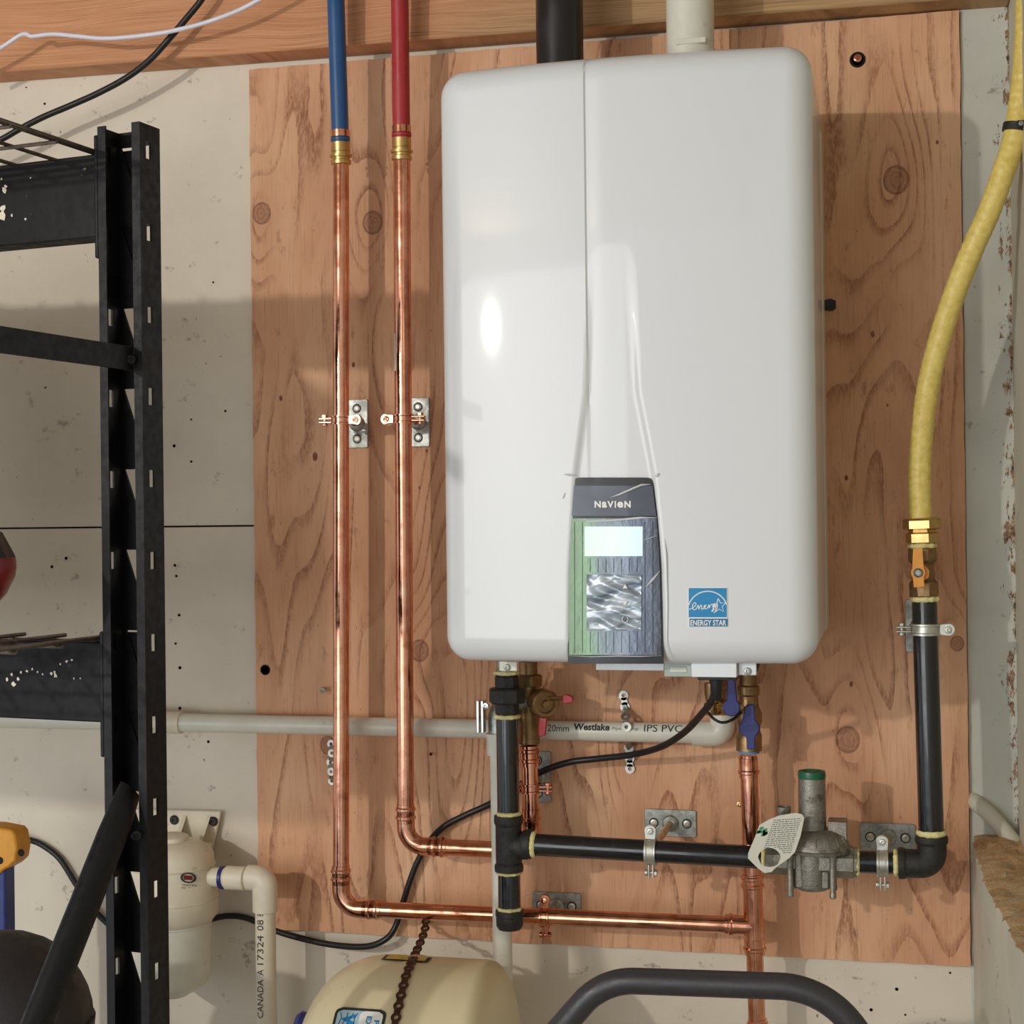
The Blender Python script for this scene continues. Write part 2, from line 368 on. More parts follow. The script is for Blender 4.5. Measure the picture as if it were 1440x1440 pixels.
# ================================================================== SETTING
FL = -.95
DW = -.012                       # back-wall plane sits 12 mm behind the plywood face (negative d = behind)
def wz(py, px=300): return T(px, py, DW).z
wall = bpy.data.objects.new('wall_back', None); COL.objects.link(wall); WM[wall] = Matrix.Identity(4); tag(wall, 'dirty cream painted wall behind the plywood backer board', kind='structure')
seam = wz(742, 100)
XR = T(1425, 600, DW).x; XL = -1.7
b = MB().box((XL, .012, seam+.0012), (XR, .03, 1.55)); b.build('wall_board', WALL, wall, bevel=.001)
b = MB().box((XL, .012, FL), (XR, .03, seam-.0012)); b.build('wall_board', WALL, wall, bevel=.001)
b = MB().box((XL, .03, FL), (XR+.1, .06, 1.55)); b.build('wall_core', CORD, wall)
x = T(1302, 1400, DW).x
W0_ = .971
tag(MB().box((W0_+.001, .0125, zl_ if False else FL), (XR+.004, .007, 1.5)).build('trim_2', STRIPM, bevel=.001), 'flaking pale grey painted strip right of the plywood board', kind='structure')
# concrete floor, ceiling, right wall
tag(MB().box((-3, -4.6, FL-.1), (1.4, .06, FL)).build('floor', FLOORM), 'grey concrete garage floor', kind='structure')
tag(MB().box((-3, -3.6, 1.50), (1.4, .06, 1.56)).build('ceiling', CEILM), 'unfinished board ceiling', kind='structure')
def rough_wall(name, poly_xy, z0, z1, mat, label, amp=.004, n=60):
    """vertical wall skin along a plan polyline with an uneven surface"""
    mb = MB(); pts = dress([Vector((a, b_, 0)) for a, b_ in poly_xy], .02)
    nz = max(2, int((z1-z0)/.02)); vs = []; fs = []
    for i, p in enumerate(pts):
        for j in range(nz+1):
            r = random.uniform(-amp, amp) if 0 < i < len(pts)-1 else 0
            vs.append((p.x+r, p.y, z0+(z1-z0)*j/nz))
    for i in range(len(pts)-1):
        for j in range(nz):
            a = i*(nz+1)+j; fs.append((a, a+1, a+nz+2, a+nz+1))
    k = len(vs); vs += [(v[0]+.12, v[1], v[2]) for v in vs]; fs += [tuple(q+k for q in f[::-1]) for f in fs]
    o = mb.add(vs, fs).build(name, mat, smooth=60); return tag(o, label, kind='structure')
zl = T(1367, 1178, 0).z
rough_wall('wall_right', [(XR, .012), (XR+.02, -3.2)], zl-.02, 1.5, WALLR, 'peeling off-white side wall right of the plywood board', .0012)
# foundation curb with a crumbled ledge
pE0 = T(1367, 1178, DW); pE1 = TP(1383, 1240, (0, 0, zl), (0, 0, 1)); pE2 = TP(1440, 1350, (0, 0, zl), (0, 0, 1))
dirE = (pE2-pE1); pE3 = pE2+dirE*3
ej = [(random.uniform(-.002, .0035), random.uniform(-.004, .002)) for _ in range(4000)]
mb = MB(); edge = dress([Vector((pE0.x, .012, zl)), pE1, pE2, pE3], .012); vs = []; fs = []; nE = len(edge); nz = 50
for i, p in enumerate(edge):
    for j in range(nz+1):
        t = j/nz; z = zl+(FL-zl)*t; rr = ej[i][0] if j == 0 else random.uniform(-.001, .001)
        vs.append((p.x+rr, p.y, z+(ej[i][1] if j == 0 else 0)))
for i in range(nE-1):
    for j in range(nz): a = i*(nz+1)+j; fs.append((a, a+1, a+nz+2, a+nz+1))
curb = tag(mb.add(vs, fs).build('wall_curb', WALLR, smooth=50), 'off-white painted foundation curb at the lower right corner', kind='structure')
mb = MB(); vs = []; fs = []; nw = 16
for i, p in enumerate(edge):
    for j in range(nw+1):
        vs.append((p.x+(ej[i][0] if j == 0 else 0)+.20*j/nw, p.y, zl+(ej[i][1] if j == 0 else .014*(j/nw)+random.uniform(-.004, .005))))
for i in range(nE-1):
    for j in range(nw): a = i*(nw+1)+j; fs.append((a, a+1, a+nw+2, a+nw+1))
tag(mb.add(vs, fs).build('concrete_ledge', CONC, smooth=30), 'crumbling tan concrete ledge on top of the curb', kind='structure')
# joist
jd = .040
zb = T(700, 62, jd).z-.000
zb = T(0, 100, jd).z
jz = lambda x: 1.2345-.0125*(x+.40)/1.4
tag(MB().prism([(XL, jz(XL)), (XR, jz(XR)), (XR, 1.50), (XL, 1.50)], (0, .012, 0), (1, 0, 0), (0, 0, 1), .052).build('trim_1', JOIST, bevel=.003), 'orange-brown rough timber header across the top of the wall', kind='structure')
# plywood
W_, H_ = .971, 1.22
def plyboard():
    mb = MB(); pts = []
    def side(a, b_, n):
        for k in range(n):
            t = k/n; p = Vector(a).lerp(Vector(b_), t); pts.append((p.x+random.uniform(-.0007, .0007), p.y+random.uniform(-.0007, .0007)))
    side((0, 0), (W_, 0), 50); side((W_, 0), (W_, H_), 60); side((W_, H_), (0, H_), 50); side((0, H_), (0, 0), 60)
    mb.prism(pts, (0, .0118, 0), (1, 0, 0), (0, 0, 1), .0118); return mb
t = thing('plywood_board', 'large orange-tan knotty plywood backer board fixed to the wall', 'board', (W_/2, .012, 0))
plyboard().build('panel', PLY, t, smooth=0)
def hole(px, py, rpx, parent, d=.0006, name='bolt_hole', dd=0, mat=None):
    p = T(px, py, dd); r = mm(rpx, p)
    return MB().lathe(p+Vector((0, -.0002, 0)), (0, -1, 0), [(r*1.25, 0), (r*1.1, .0006), (r, .0002), (r*.9, -.0), (0, .0)], 20).build(name, mat or DHOLE, parent)
hole(1206, 84, 9, t); hole(373, 942, 6, t)
for px, py, r in [(246, 795, 2.6), (248, 810, 2.4), (252, 865, 2.8), (247, 905, 2.3), (253, 939, 3), (253, 996, 3), (293, 1043, 2.6), (245, 627, 3), (317, 578, 2.2), (269, 649, 2.3), (269, 590, 1.8), (63, 146, 2.2), (37, 123, 1.4), (64, 545, 1.8), (93, 785, 3), (73, 797, 2.8), (300, 397, 1.8), (1261, 1391, 3.2), (1225, 1420, 3), (1273, 1427, 2), (680, 1370, 1.4), (1336, 1368, 2), (1370, 670, 1.6), (1377, 1140, 2)]:
    hole(px, py, r*.62, wall, name='nail_hole', dd=DW, mat=NAILM)
wb = T(1398, 41, DW); tag(MB().lathe(wb, (0, -1, 0), [(mm(7.5, wb), 0), (mm(7.5, wb), .001), (mm(5.5, wb), .004), (0, .005)], 16).build('wall_bolt', IRON), 'dark rusty bolt in the white strip at top right', 'bolt')
def hexhead(name, px, py, r, d, mat, label, cat='bolt', dd=0):
    t = thing(name, label, cat, T(px, py, dd)); p = T(px, py, dd)
    MB().lathe(p, (0, -1, 0), [(r*1.3, 0), (r*1.3, .0012), (r*.9, .002)], 20).build('washer', mat, t)
    MB().lathe(p, (0, -1, 0), [(r, .0012), (r, d), (r*.8, d+.001), (0, d+.001)], 6).build('head', mat, t, smooth=20)
hexhead('lag_bolt', 1206, 82, .004, .005, COPPER, 'rusty lag bolt inside the dark hole right of the heater top')
def screw(mb, p, r, ax=(0, -1, 0)):
    mb.lathe(p, ax, [(r, 0), (r, r*.28), (r*.85, r*.5), (r*.42, r*.55), (r*.34, r*.25), (0, r*.2)], 14)
def screwthing(px, py, rpx, mat, label, tiltz=0, d0=0, L=.004, name='screw'):
    p = T(px, py, d0); t = thing(name, label, 'screw', p); r = mm(rpx, p); ax = Vector((.25 if tiltz else 0, -1, -.1 if tiltz else 0)).normalized()
    MB().tube([p, p+ax*L], r*.45, 10).build('shank', mat, t); mb = MB(); screw(mb, p+ax*L, r, ax); mb.build('head', mat, t)
screwthing(455, 968, 4.2, STEEL, 'loose silver screw left of the left copper pipe below the tank level', 1, 0, .012)
screwthing(1040, 1130, 4.2, BRASS, 'small brass screw left of the right copper riser', 0, 0, .004)
screwthing(606, 1059, 2.2, IRON, 'tiny dark nail right of the second copper pipe under the white pipe', 1, 0, .006, 'nail')

# ================================================================== WATER HEATER
hx0, hx1 = T(615, 500, .33).x, T(1145, 500, .33).x; hz0, hz1 = T(1050, 936.5, .335).z, T(1050, 58.5, .335).z
hcx = T(822, 400, .35).x; rc = .030; re = .030; HD = .325
def hx(px, py): return T(px, py, .35).x
def lerpt(tab, v):
    for (a, b_), (c, d) in zip(tab[:-1], tab[1:]):
        if (v-a)*(v-c) <= 0: return b_+(d-b_)*(v-a)/(c-a)
    return tab[0][1] if abs(v-tab[0][0]) < abs(v-tab[-1][0]) else tab[-1][1]
xlT = [(T(822, 300, .35).z, hx(823, 300)), (T(819, 550, .35).z, hx(818, 550)), (T(810, 668, .35).z, hx(803, 668)), (T(802, 800, .35).z, hx(795, 800)), (T(800, 935, .35).z, hx(793, 935))]
xrT = [(T(893, 380, .35).z, hx(893, 380)), (T(898, 550, .35).z, hx(899, 550)), (T(915, 668, .35).z, hx(921, 668)), (T(928, 800, .35).z, hx(934, 800)), (T(932, 935, .35).z, hx(938, 935))]
zt0, zt1 = T(860, 300, .35).z, T(860, 640, .35).z
def ss(t): t = max(0, min(1, t)); return t*t*(3-2*t)
def front(x, z, valley=None):
    if x < hcx: u = (hcx-x)/(hcx-hx0); d = HD+.0165*(1-u**1.8)
    else: u = (x-hcx)/(hx1-hcx); d = HD+.0165*(1-u**2.0)-.0022*math.exp(-((x-hcx)/.012)**2)*ss((z-zt1)/(zt0-zt1)+.3)
    a = ss((zt0-z)/(zt0-zt1)+0)                       # valley opening towards the control panel
    xl, xr = lerpt(xlT, z), lerpt(xrT, z); wdt = .007+.006*(1-a)
    v = ss((x-xl)/wdt)*ss((xr-x)/wdt)
    if valley is not None: return d-.0038
    return d-.0042*a*v
def sdf_in(x, z):                                      # distance inside a rounded rectangle
    qx = abs(x-(hx0+hx1)/2)-((hx1-hx0)/2-rc); qz = abs(z-(hz0+hz1)/2)-((hz1-hz0)/2-rc)
    return rc-(math.hypot(max(qx, 0), max(qz, 0))+min(max(qx, qz), 0))
def cover():
    cx = (hx0+hx1)/2; hw = (hx1-hx0)/2
    def samples(a, b_, n, e, ne):
        return [a+e*(1-math.cos(pi/2*k/ne)) for k in range(ne)]+[a+e+(b_-a-2*e)*k/n for k in range(n+1)]+[b_-e+e*math.sin(pi/2*(k+1)/ne) for k in range(ne)]
    zs = samples(hz0, hz1, 150, re, 12); us = [(q-cx)/hw for q in samples(hx0, hx1, 190, re, 12)]
    vs = []; fs = []; nu = len(us)
    for z in zs:
        e = max(0, rc-min(z-hz0, hz1-z)); w_ = hw-(rc-math.sqrt(max(0, rc*rc-e*e)))
        for u in us:
            x = cx+u*w_; s = max(0, min(re, sdf_in(x, z))); f = front(x, z)-re*(1-math.sqrt(max(0, 1-(1-s/re)**2)))*.9
            vs.append((x, -f, z))
    nz = len(zs)
    for j in range(nz-1):
        for i in range(nu-1): a = j*nu+i; fs.append((a, a+1, a+nu+1, a+nu))
    loop = [i for i in range(nu)]+[j*nu+nu-1 for j in range(1, nz)]+[(nz-1)*nu+i for i in range(nu-2, -1, -1)]+[j*nu for j in range(nz-2, 0, -1)]
    k = len(vs); n = len(loop)
    for q in loop: vs.append((vs[q][0], -.075, vs[q][2]))
    for i in range(n): fs.append((loop[i], k+i, k+(i+1) % n, loop[(i+1) % n]))
    fs.append(tuple(k+i for i in range(n)))
    return MB().add(vs, fs)
HT = thing('water_heater', 'large white wall-hung tankless water heater with a dark display panel', 'water heater', ((hx0+hx1)/2, 0, hz0))
cover().build('cover', ENAMEL, HT, smooth=35)
MB().box((hx0+.012, 0, hz0+.02), (hx1+.001, -.078, hz1-.04)).build('back_casing', CASE, HT, bevel=.003)
p = T(1157, 430, .0); MB().prism([(0, -.006), (.012, -.007), (.016, -.003), (.016, .005), (.010, .008), (0, .006)], (hx1-.001, -.02, T(1150, 431, .02).z), (1, 0, 0), (0, 0, 1), .012).build('rubber_grommet', CORD, HT)
# control panel ------------------------------------------------------
def pan(px, py, off=.0): 
    p = T(px, py, .34)
    for _ in range(3): p = T(px, py, (front(p.x, p.z, 1) if 796 < px < 935 and py > 668 else front(p.x, p.z))+off)
    return p
def panel_strip(name, rows, mat, off, parent, th=.004, nu=14):
    """rows: (py, pxl, pxr)"""
    vs = []; fs = []
    for py, a, c in rows:
        for i in range(nu+1): vs.append(pan(a+(c-a)*i/nu, py, off))
    n = nu+1; k = len(vs); R_ = len(rows); vs += [q+Vector((0, th, 0)) for q in vs]
    for j in range(R_-1):
        for i in range(nu): a = j*n+i; fs += [(a, a+1, a+n+1, a+n), (a+k, a+n+k, a+n+1+k, a+1+k)]
    loop = list(range(n))+[j*n+nu for j in range(1, R_)]+[(R_-1)*n+i for i in range(nu-1, -1, -1)]+[j*n for j in range(R_-2, 0, -1)]
    for i in range(len(loop)): a, c = loop[i], loop[(i+1) % len(loop)]; fs.append((a, c, c+k, a+k))
    return MB().add(vs, fs).build(name, mat, parent, smooth=30)
def edges(py):
    return lerpt([(672, 806), (727, 802), (780, 799.5), (850, 798), (935, 798.5)], py), lerpt([(672, 918), (727, 925), (780, 929), (850, 931), (935, 932.5)], py)
rows = []
for k in range(0, 9):
    q = k/8; py = 671.5+14*(1-math.cos(q*pi/2)) if k else 671.5
    ins = 13*(1-math.sin(math.acos(max(0, 1-q)))) if k < 8 else 0; a, c = edges(py); rows.append((py, a+ins, c-ins))
for py in (700, 727, 760, 790, 820, 850, 880, 905, 921, 928, 933.5): a, c = edges(py); rows.append((py, a, c))
cp = panel_strip('control_panel', rows, PANELB, .0022, HT, .006)
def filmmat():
    n = NT('panel_film_reflection'); X, Y, Z = n.xyz(n.pos)
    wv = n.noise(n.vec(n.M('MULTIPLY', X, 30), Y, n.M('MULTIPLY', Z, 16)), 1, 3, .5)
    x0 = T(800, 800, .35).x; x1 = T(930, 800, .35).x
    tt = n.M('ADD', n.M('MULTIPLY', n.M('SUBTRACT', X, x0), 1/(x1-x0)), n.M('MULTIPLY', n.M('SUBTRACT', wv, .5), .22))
    col = n.ramp(tt, [(.02, s2l((84,112,74))), (.2, s2l((106,140,104))), (.36, s2l((102,118,122))), (.6, s2l((112,124,142))), (.85, s2l((96,104,120))), (1.0, s2l((48,50,60)))])  # green-to-blue stops paint an outdoor reflection into the film colour
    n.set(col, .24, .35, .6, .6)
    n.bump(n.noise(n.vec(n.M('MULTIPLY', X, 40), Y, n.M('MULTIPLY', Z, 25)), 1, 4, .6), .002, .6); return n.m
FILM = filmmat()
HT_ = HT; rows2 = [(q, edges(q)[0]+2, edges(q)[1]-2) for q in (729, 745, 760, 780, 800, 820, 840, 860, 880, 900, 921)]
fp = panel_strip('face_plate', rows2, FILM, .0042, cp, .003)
BANDM = simple('brand_band', (66,70,82), .25, .2, .1, 40, coat=.3)
rows3 = [(q, edges(q)[0]+2.0, edges(q)[1]-2.0) for q in (683, 695, 710, 725.5)]
bp_ = panel_strip('brand_band', rows3, BANDM, .0042, cp, .003)
mb = MB()
for px in range(808, 928, 11):                       # ribs of the face plate
    for y0, y1 in ([(888, 918)] if 822 < px < 906 else [(734, 918)]):
        mb.tube([pan(px, y0, .0044), pan(px, (y0+y1)/2, .0044), pan(px, y1, .0044)], .00035, 6)
    if 822 < px < 906: mb.tube([pan(px, 785, .0044), pan(px, 805, .0044)], .00035, 6)
mb.build('rib', PANELB, cp)
text('NAVIEN', WHITEINK, HT, lambda u, v: pan(836+51*u, 714-9.5*v, .0052), bold=.035) if False else None
# lettering with the mixed-case look of the badge
tx0 = 836
for ch, x0, x1, h in (('N', 836, 845, 9.5), ('a', 846.3, 853.6, 8.6), ('V', 854, 863, 9.5), ('I', 864.3, 866.4, 9.5), ('e', 868, 876.6, 8.6), ('N', 878, 887, 9.5)):
    text(ch, WHITEINK, cp, lambda u, v, a=x0, c=x1, h=h: pan(a+(c-a)*u, 714-h*v, .0052), name='brand_lettering', bold=.045, cu=3, cv=3)
n_ = NT('lcd_glow'); SCRX0, SCRX1 = T(822, 760, .35).x, T(904, 760, .35).x
X_, Y_, Z_ = n_.xyz(n_.pos)
sc_ = n_.ramp(n_.M('MULTIPLY', n_.M('SUBTRACT', X_, SCRX0), 1/(SCRX1-SCRX0)), [(0, s2l((228,248,236))), (.45, s2l((238,252,242))), (1, s2l((220,240,244)))])
LCD = n_.set((.08, .1, .09, 1), .35, 0, .2, None, sc_, 1.0)
panel_strip('display', [(740.5, 822, 903.5), (760, 822, 903.5), (782, 822, 903.5)], LCD, .0056, cp, .0015, 8)
LCDT = simple('lcd_digits', (178,214,206), .4)

# crumpled keypad film
def foil():
    n = NT('crumpled_clear_film'); 
    X, Y, Z = n.xyz(n.pos); f = n.noise(n.vec(n.M('MULTIPLY', n.M('ADD', X, Z), 22), Y, n.M('MULTIPLY', n.M('SUBTRACT', Z, n.M('MULTIPLY', X, .3)), 70)), 1, 2, .45, .8)
    n.set(n.ramp(f, [(.3, s2l((112,124,138))), (.5, s2l((176,188,200))), (.68, s2l((214,222,230)))]), .3, .35); n.bump(f, .004, .6); return n.m
FOIL = foil(); vs = []; fs = []; nx, ny = 34, 34
from mathutils import noise as mn
for j in range(ny+1):
    for i in range(nx+1):
        px = 825+77*i/nx; py = 808+79*j/ny; cr = (mn.noise(Vector((i*.05+j*.04, j*.22-i*.08, 2)))*.0030) if 0 < i < nx and 0 < j < ny else 0
        vs.append(pan(px, py, .0062+cr))
for j in range(ny):
    for i in range(nx): a = j*(nx+1)+i; fs.append((a, a+1, a+nx+2, a+nx+1))
kp = MB().add(vs, fs).build('keypad_film', FOIL, cp, smooth=80)
for cx_, cy_, tri in ((879, 825, 1), (879, 848, -1)):
    MB().add([pan(cx_-3.5, cy_+2.5*tri, .0092), pan(cx_+3.5, cy_+2.5*tri, .0092), pan(cx_, cy_-3.5*tri, .0092), pan(cx_-3.5, cy_+2.5*tri, .0085), pan(cx_+3.5, cy_+2.5*tri, .0085), pan(cx_, cy_-3.5*tri, .0085)], [(0, 1, 2), (3, 5, 4), (0, 3, 4, 1), (1, 4, 5, 2), (2, 5, 3, 0)]).build('arrow_key', WHITEINK, cp, smooth=0)
MB().tube([pan(879+4.2*math.sin(a_), 871-4.2*math.cos(a_), .0085) for a_ in [.6+k*(2*pi-1.2)/16 for k in range(17)]]+[], .0004, 6).add(*([], [])).build('power_key', WHITEINK, cp)
# clear protective film folds around the panel
n_ = NT('clear_film'); n_.b.inputs['Transmission Weight'].default_value = 0.0; n_.b.inputs['Alpha'].default_value = .30
CLEAR = n_.set(s2l((240, 244, 246)), .12, 0, 1.0)
def ribbon(pts, wd, mat, name, off=.0065):
    mb = MB(); P = [pan(a, b_, off) for a, b_ in pts]; vs = []; fs = []
    for i, p in enumerate(P):
        d = (P[min(i+1, len(P)-1)]-P[max(i-1, 0)]).normalized(); s = d.cross(Vector((0, 1, 0))).normalized()
        ww = wd*(1 if 0 < i < len(P)-1 else .2); lift = Vector((0, -.0012 if i % 2 else 0, 0)); vs += [p+s*ww/2+lift, p+Vector((0, -.001, 0)), p-s*ww/2]
    for i in range(len(P)-1):
        a = i*3; fs += [(a, a+1, a+4, a+3), (a+1, a+2, a+5, a+4)]
    return mb.add(vs, fs).build(name, mat, HT, smooth=60)
FOLD = simple('film_fold', (226,230,232), .15, .1, .03, 40)
ribbon([(803, 731), (830, 733), (860, 732), (900, 728), (924, 728)], .0022, FOLD, 'film_fold')
ribbon([(858, 700), (872, 695), (890, 687), (902, 682), (915, 681)], .0022, FOLD, 'film_fold')
ribbon([(905, 760), (914, 757), (924, 753)], .0014, FOLD, 'film_fold')
ribbon([(800, 922), (830, 923.5), (870, 922.5), (900, 923), (930, 922)], .0014, FOLD, 'film_fold')
ribbon([(908, 826), (918, 815), (928, 803)], .0028, FOLD, 'film_fold')
ribbon([(791, 701), (797, 690), (805, 678), (807, 672)], .0028, FOLD, 'film_fold', .002)
ribbon([(793, 667), (800, 667.5), (808, 668)], .0030, FOLD, 'film_fold', .002)
ribbon([(919, 666), (924, 668), (927, 672)], .0050, FOLD, 'film_fold', .002)
ribbon([(933, 735), (937, 780), (939, 850), (938, 925)], .0012, FOLD, 'film_fold', .001)
# energy sticker ------------------------------------------------------
st = panel_strip('energy_sticker', [(y, 967.5+.0*(y-826), 1023) for y in (826, 840, 860, 881.5)], WHITEINK, .0010, HT, .0008, 6)
st['label'] = 'blue and white energy rating sticker'
panel_strip('sticker_field', [(y, 968.5, 1022) for y in (827, 840, 855, 868)], BLUEINK, .0014, st, .0003, 6)
panel_strip('sticker_banner', [(y, 969.5, 1023) for y in (870, 875, 881)], simple('deep_blue_print', (36,116,168), .4, 0, .02), .0014, st, .0003, 6)
text('ENERGY STAR', WHITEINK, st, lambda u, v: pan(970.8+50.5*u, 879.8-8*v, .0019), bold=.02, cu=12, cv=3)
mb = MB(); mb.tube([pan(995.5+28*math.cos(a_), 859+27.5*math.sin(a_)*-1, .0015) for a_ in [math.radians(18+k*144/24) for k in range(25)]], .00075, 6); mb.build('sticker_arc', WHITEINK, st)
star = []
for k in range(5):
    a_ = math.radians(90+72*k+5); star.append((1011+10.5*math.cos(a_), 852-10.5*math.sin(a_))); a2 = a_+math.radians(36); star.append((1011+4.6*math.cos(a2), 852-4.6*math.sin(a2)))
mb = MB(); mb.tube([pan(a_, b_, .0015) for a_, b_ in star[:-0 or None]+[star[0]]], .0006, 6); mb.build('sticker_star', WHITEINK, st)
script_ = [(969, 857), (974, 855), (979, 850), (977, 847.5), (974, 851), (975, 857), (979, 856.5), (982, 851), (983, 857), (985, 851.5), (987, 852), (987, 857), (991, 854), (993, 851), (990.5, 852), (991, 856), (995, 855), (997, 850.5), (997.5, 855), (999, 851), (1001, 850), (1004, 850), (1001.5, 854), (1004, 852), (1003.5, 858), (1001, 860), (1003, 856), (1006, 849), (1006, 854), (1009, 849), (1008, 857), (1004, 862)]
MB().tube(spline([pan(a_, b_, .0016) for a_, b_ in script_], 4), .00055, 6).build('sticker_script', WHITEINK, st)
# underside pieces ------------------------------------------------------
def pbox(name, px0, py0, px1, py1, d, depth, mat, parent, bevel=.0008):
    a = T(px0, py0, d); c = T(px1, py1, d); return MB().box((a.x, -d, a.z), (c.x, -d+depth, c.z)).build(name, mat, parent, bevel=bevel)
WB = simple('white_bracket', (222,226,228), .3, .1, .03, 30)
pbox('front_bracket', 838, 930, 934, 943.5, .29, .003, WB, HT)
pbox('cable_box', 934, 930, 973, 952, .30, .05, PIPEGREY, HT); pbox('cable_box_window', 942, 938, 966, 946, .301, .002, simple('grey_label', (206,214,202), .4), HT)
pbox('junction_cover', 972, 930, 1036, 953, .31, .06, WB, HT)
pbox('cable_socket', 981, 952, 1036, 957, .30, .04, CORD, HT)
q = pbox('mounting_tab', 1038, 930, 1064, 950, .30, .003, WB, HT, .0012); mb = MB(); screw(mb, T(1051, 944, .301), .0042); mb.build('tab_screw', STEEL, HT)
pbox('mounting_tab', 702, 930, 727, 944, .20, .003, simple('pale_tab', (240,238,222), .35), HT, .0012); mb = MB(); screw(mb, T(713, 938.5, .201), .0040); mb.build('tab_screw', STEEL, HT)
a = T(1052, 945, .20); MB().lathe((a.x, -.20, hz0+.01), (0, 0, -1), [(.014, 0), (.014, .022), (.011, .03), (0, .03)], 24).build('drain_plug', CORD, HT)

# ================================================================== VENTS (enter the heater top)
def vent(px0, px1, d, mat, name, label, lean):
    r = mm((px1-px0)/2, T((px0+px1)/2, 30, d)); c = T((px0+px1)/2, 30, d); t = thing(name, label, 'pipe', (c.x, c.y, hz1))
    MB().tube([(c.x, c.y, hz1-.03), (c.x+lean, c.y, 1.50)], r, 40).build('pipe', mat, t); return c, r, t
vent(753.5, 820, .13, BLKPVC, 'vent_pipe', 'wide black plastic vent pipe rising from the heater top', 0)
c, r, t = vent(937, 1004, .13, PVC, 'vent_pipe', 'wide white plastic vent pipe rising from the heater top', 0)
a = T(951, 58, .13+r+.001); MB().box((a.x, a.y, a.z-.004), (a.x+.036, a.y+.012, a.z+.003)).build('clip', PVC, t, bevel=.0006)

# ================================================================== COPPER PIPES
RCU = .0109
def fit(mb, p, ax, L, r, beads=(.3,), e=.0012, bead=.0028):
    """press-fit collar: sleeve with raised beads from p along ax"""
    prof = [(r+.0001, 0), (r+e, .0003)]
    for b_ in beads:
        c = b_*L; prof += [(r+e, c-.0028), (r+bead, c-.0015), (r+bead, c+.0015), (r+e, c+.0028)]
    prof += [(r+e, L-.0004), (r+.0001, L)]
    return mb.lathe(p, ax, prof, 32)
V = Vector; Zd = V((0, 0, 1))
D = .07
def collar(p, ax, parent, L=.020, r=RCU, beads=(.35,), name='collar', mat=None): return fit(MB(), p, ax, L, r, beads).build(name, mat or COPPER, parent)
# cold: left riser -> elbow -> tee -> right riser
A = T(479.5, 226, D); B = T(480, 1277, D); B.y = -D; A.y = -D
TE = T(1060, 1302, D); TE.y = -D
t = thing('copper_cold_pipe', 'copper pipe dropping from the blue tube and running right to the tee', 'pipe', B)
ez = B.z; hz = lambda x: B.z+(TE.z-B.z)*(x-B.x)/(TE.x-B.x)
path = arcpath([A, V((B.x, -D, ez)), TE], .028, 10)
MB().tube(dress([A, V((B.x+(A.x-B.x)*.03, -D, ez+.05))], .2), RCU, 32).build('riser', COPPER, t)
MB().tube(arcpath([V((B.x, -D, ez+.052)), V((B.x, -D, ez)), V((B.x+.052, -D, hz(B.x+.052)))], .030, 14), RCU+.0012, 32).build('elbow', COPPER, t)
collar(V((B.x, -D, ez+.032)), (0, 0, 1), t, .026, beads=(.3, .72)); hd = (TE-B).normalized()
collar(B+hd*.032, hd, t, .026, beads=(.3, .72))
MB().tube([B+hd*.05, TE-hd*.02], RCU, 32).build('run', COPPER, t)
# tee
TU = T(1056, 1150, D); TU.y = -D; axu = V((T(1052, 1062, D).x-TE.x, 0, T(1052, 1062, D).z-TE.z)).normalized()
mb = MB(); mb.tube([TE-axu*.034, TE+axu*.062], RCU+.0016, 32); mb.tube([TE-hd*.034, TE], RCU+.0016, 32); mb.build('tee', COPPER, t)
collar(TE-hd*.036, hd, t, .014, r=RCU+.001, beads=(.5,)); collar(TE+axu*.046, axu, t, .020, r=RCU+.001, beads=(.25, .75)); collar(TE-axu*.036, axu, t, .020, r=RCU+.001, beads=(.35,))
lo = TE+(-axu)*((TE.z-FL)/axu.z)
MB().tube([TE+axu*.05, T(1052.5, 1062, D)+V((0, 0, 0))], RCU+.0003, 32).build('riser', COPPER, t)
MB().tube([TE-axu*.03, lo], RCU, 32).build('riser', COPPER, t)
collar(T(1065, 1432, D), -axu, t, .02, beads=(.3,))
collar(T(1053, 1094, D), axu, t, .026, beads=(.3,)); 
# hot
A2 = T(565, 220, D); A2.y = -D; B2 = T(571, 1189, D); B2.y = -D; E2 = T(748, 1197, D); E2.y = -D; F2 = T(744, 1048, D); F2.y = -D
t2 = thing('copper_hot_pipe', 'copper pipe dropping from the red tube and turning right behind the gas tee', 'pipe', B2)
h2 = (E2-B2).normalized()
MB().tube([A2, V((B2.x, -D, B2.z+.05))], RCU+.0006, 32).build('riser', COPPER, t2)
MB().tube(arcpath([V((B2.x, -D, B2.z+.052)), B2, B2+h2*.052], .030, 14), RCU+.0012, 32).build('elbow', COPPER, t2)
collar(V((B2.x, -D, B2.z+.030)), (0, 0, 1), t2, .026, beads=(.3, .72)); collar(B2+h2*.032, h2, t2, .026, beads=(.3, .72))
MB().tube([B2+h2*.05, E2-h2*.02], RCU, 32).build('run', COPPER, t2)
u2 = (F2-E2).normalized()
MB().tube(arcpath([E2-h2*.045, E2, E2+u2*.045], .024, 10), RCU+.0012, 32).build('elbow', COPPER, t2); collar(E2+u2*.034, u2, t2, .022, beads=(.4,))
MB().tube([E2+u2*.03, F2], RCU, 32).build('riser', COPPER, t2); collar(F2-u2*.028, u2, t2, .028, r=RCU+.001, beads=(.3, .75))
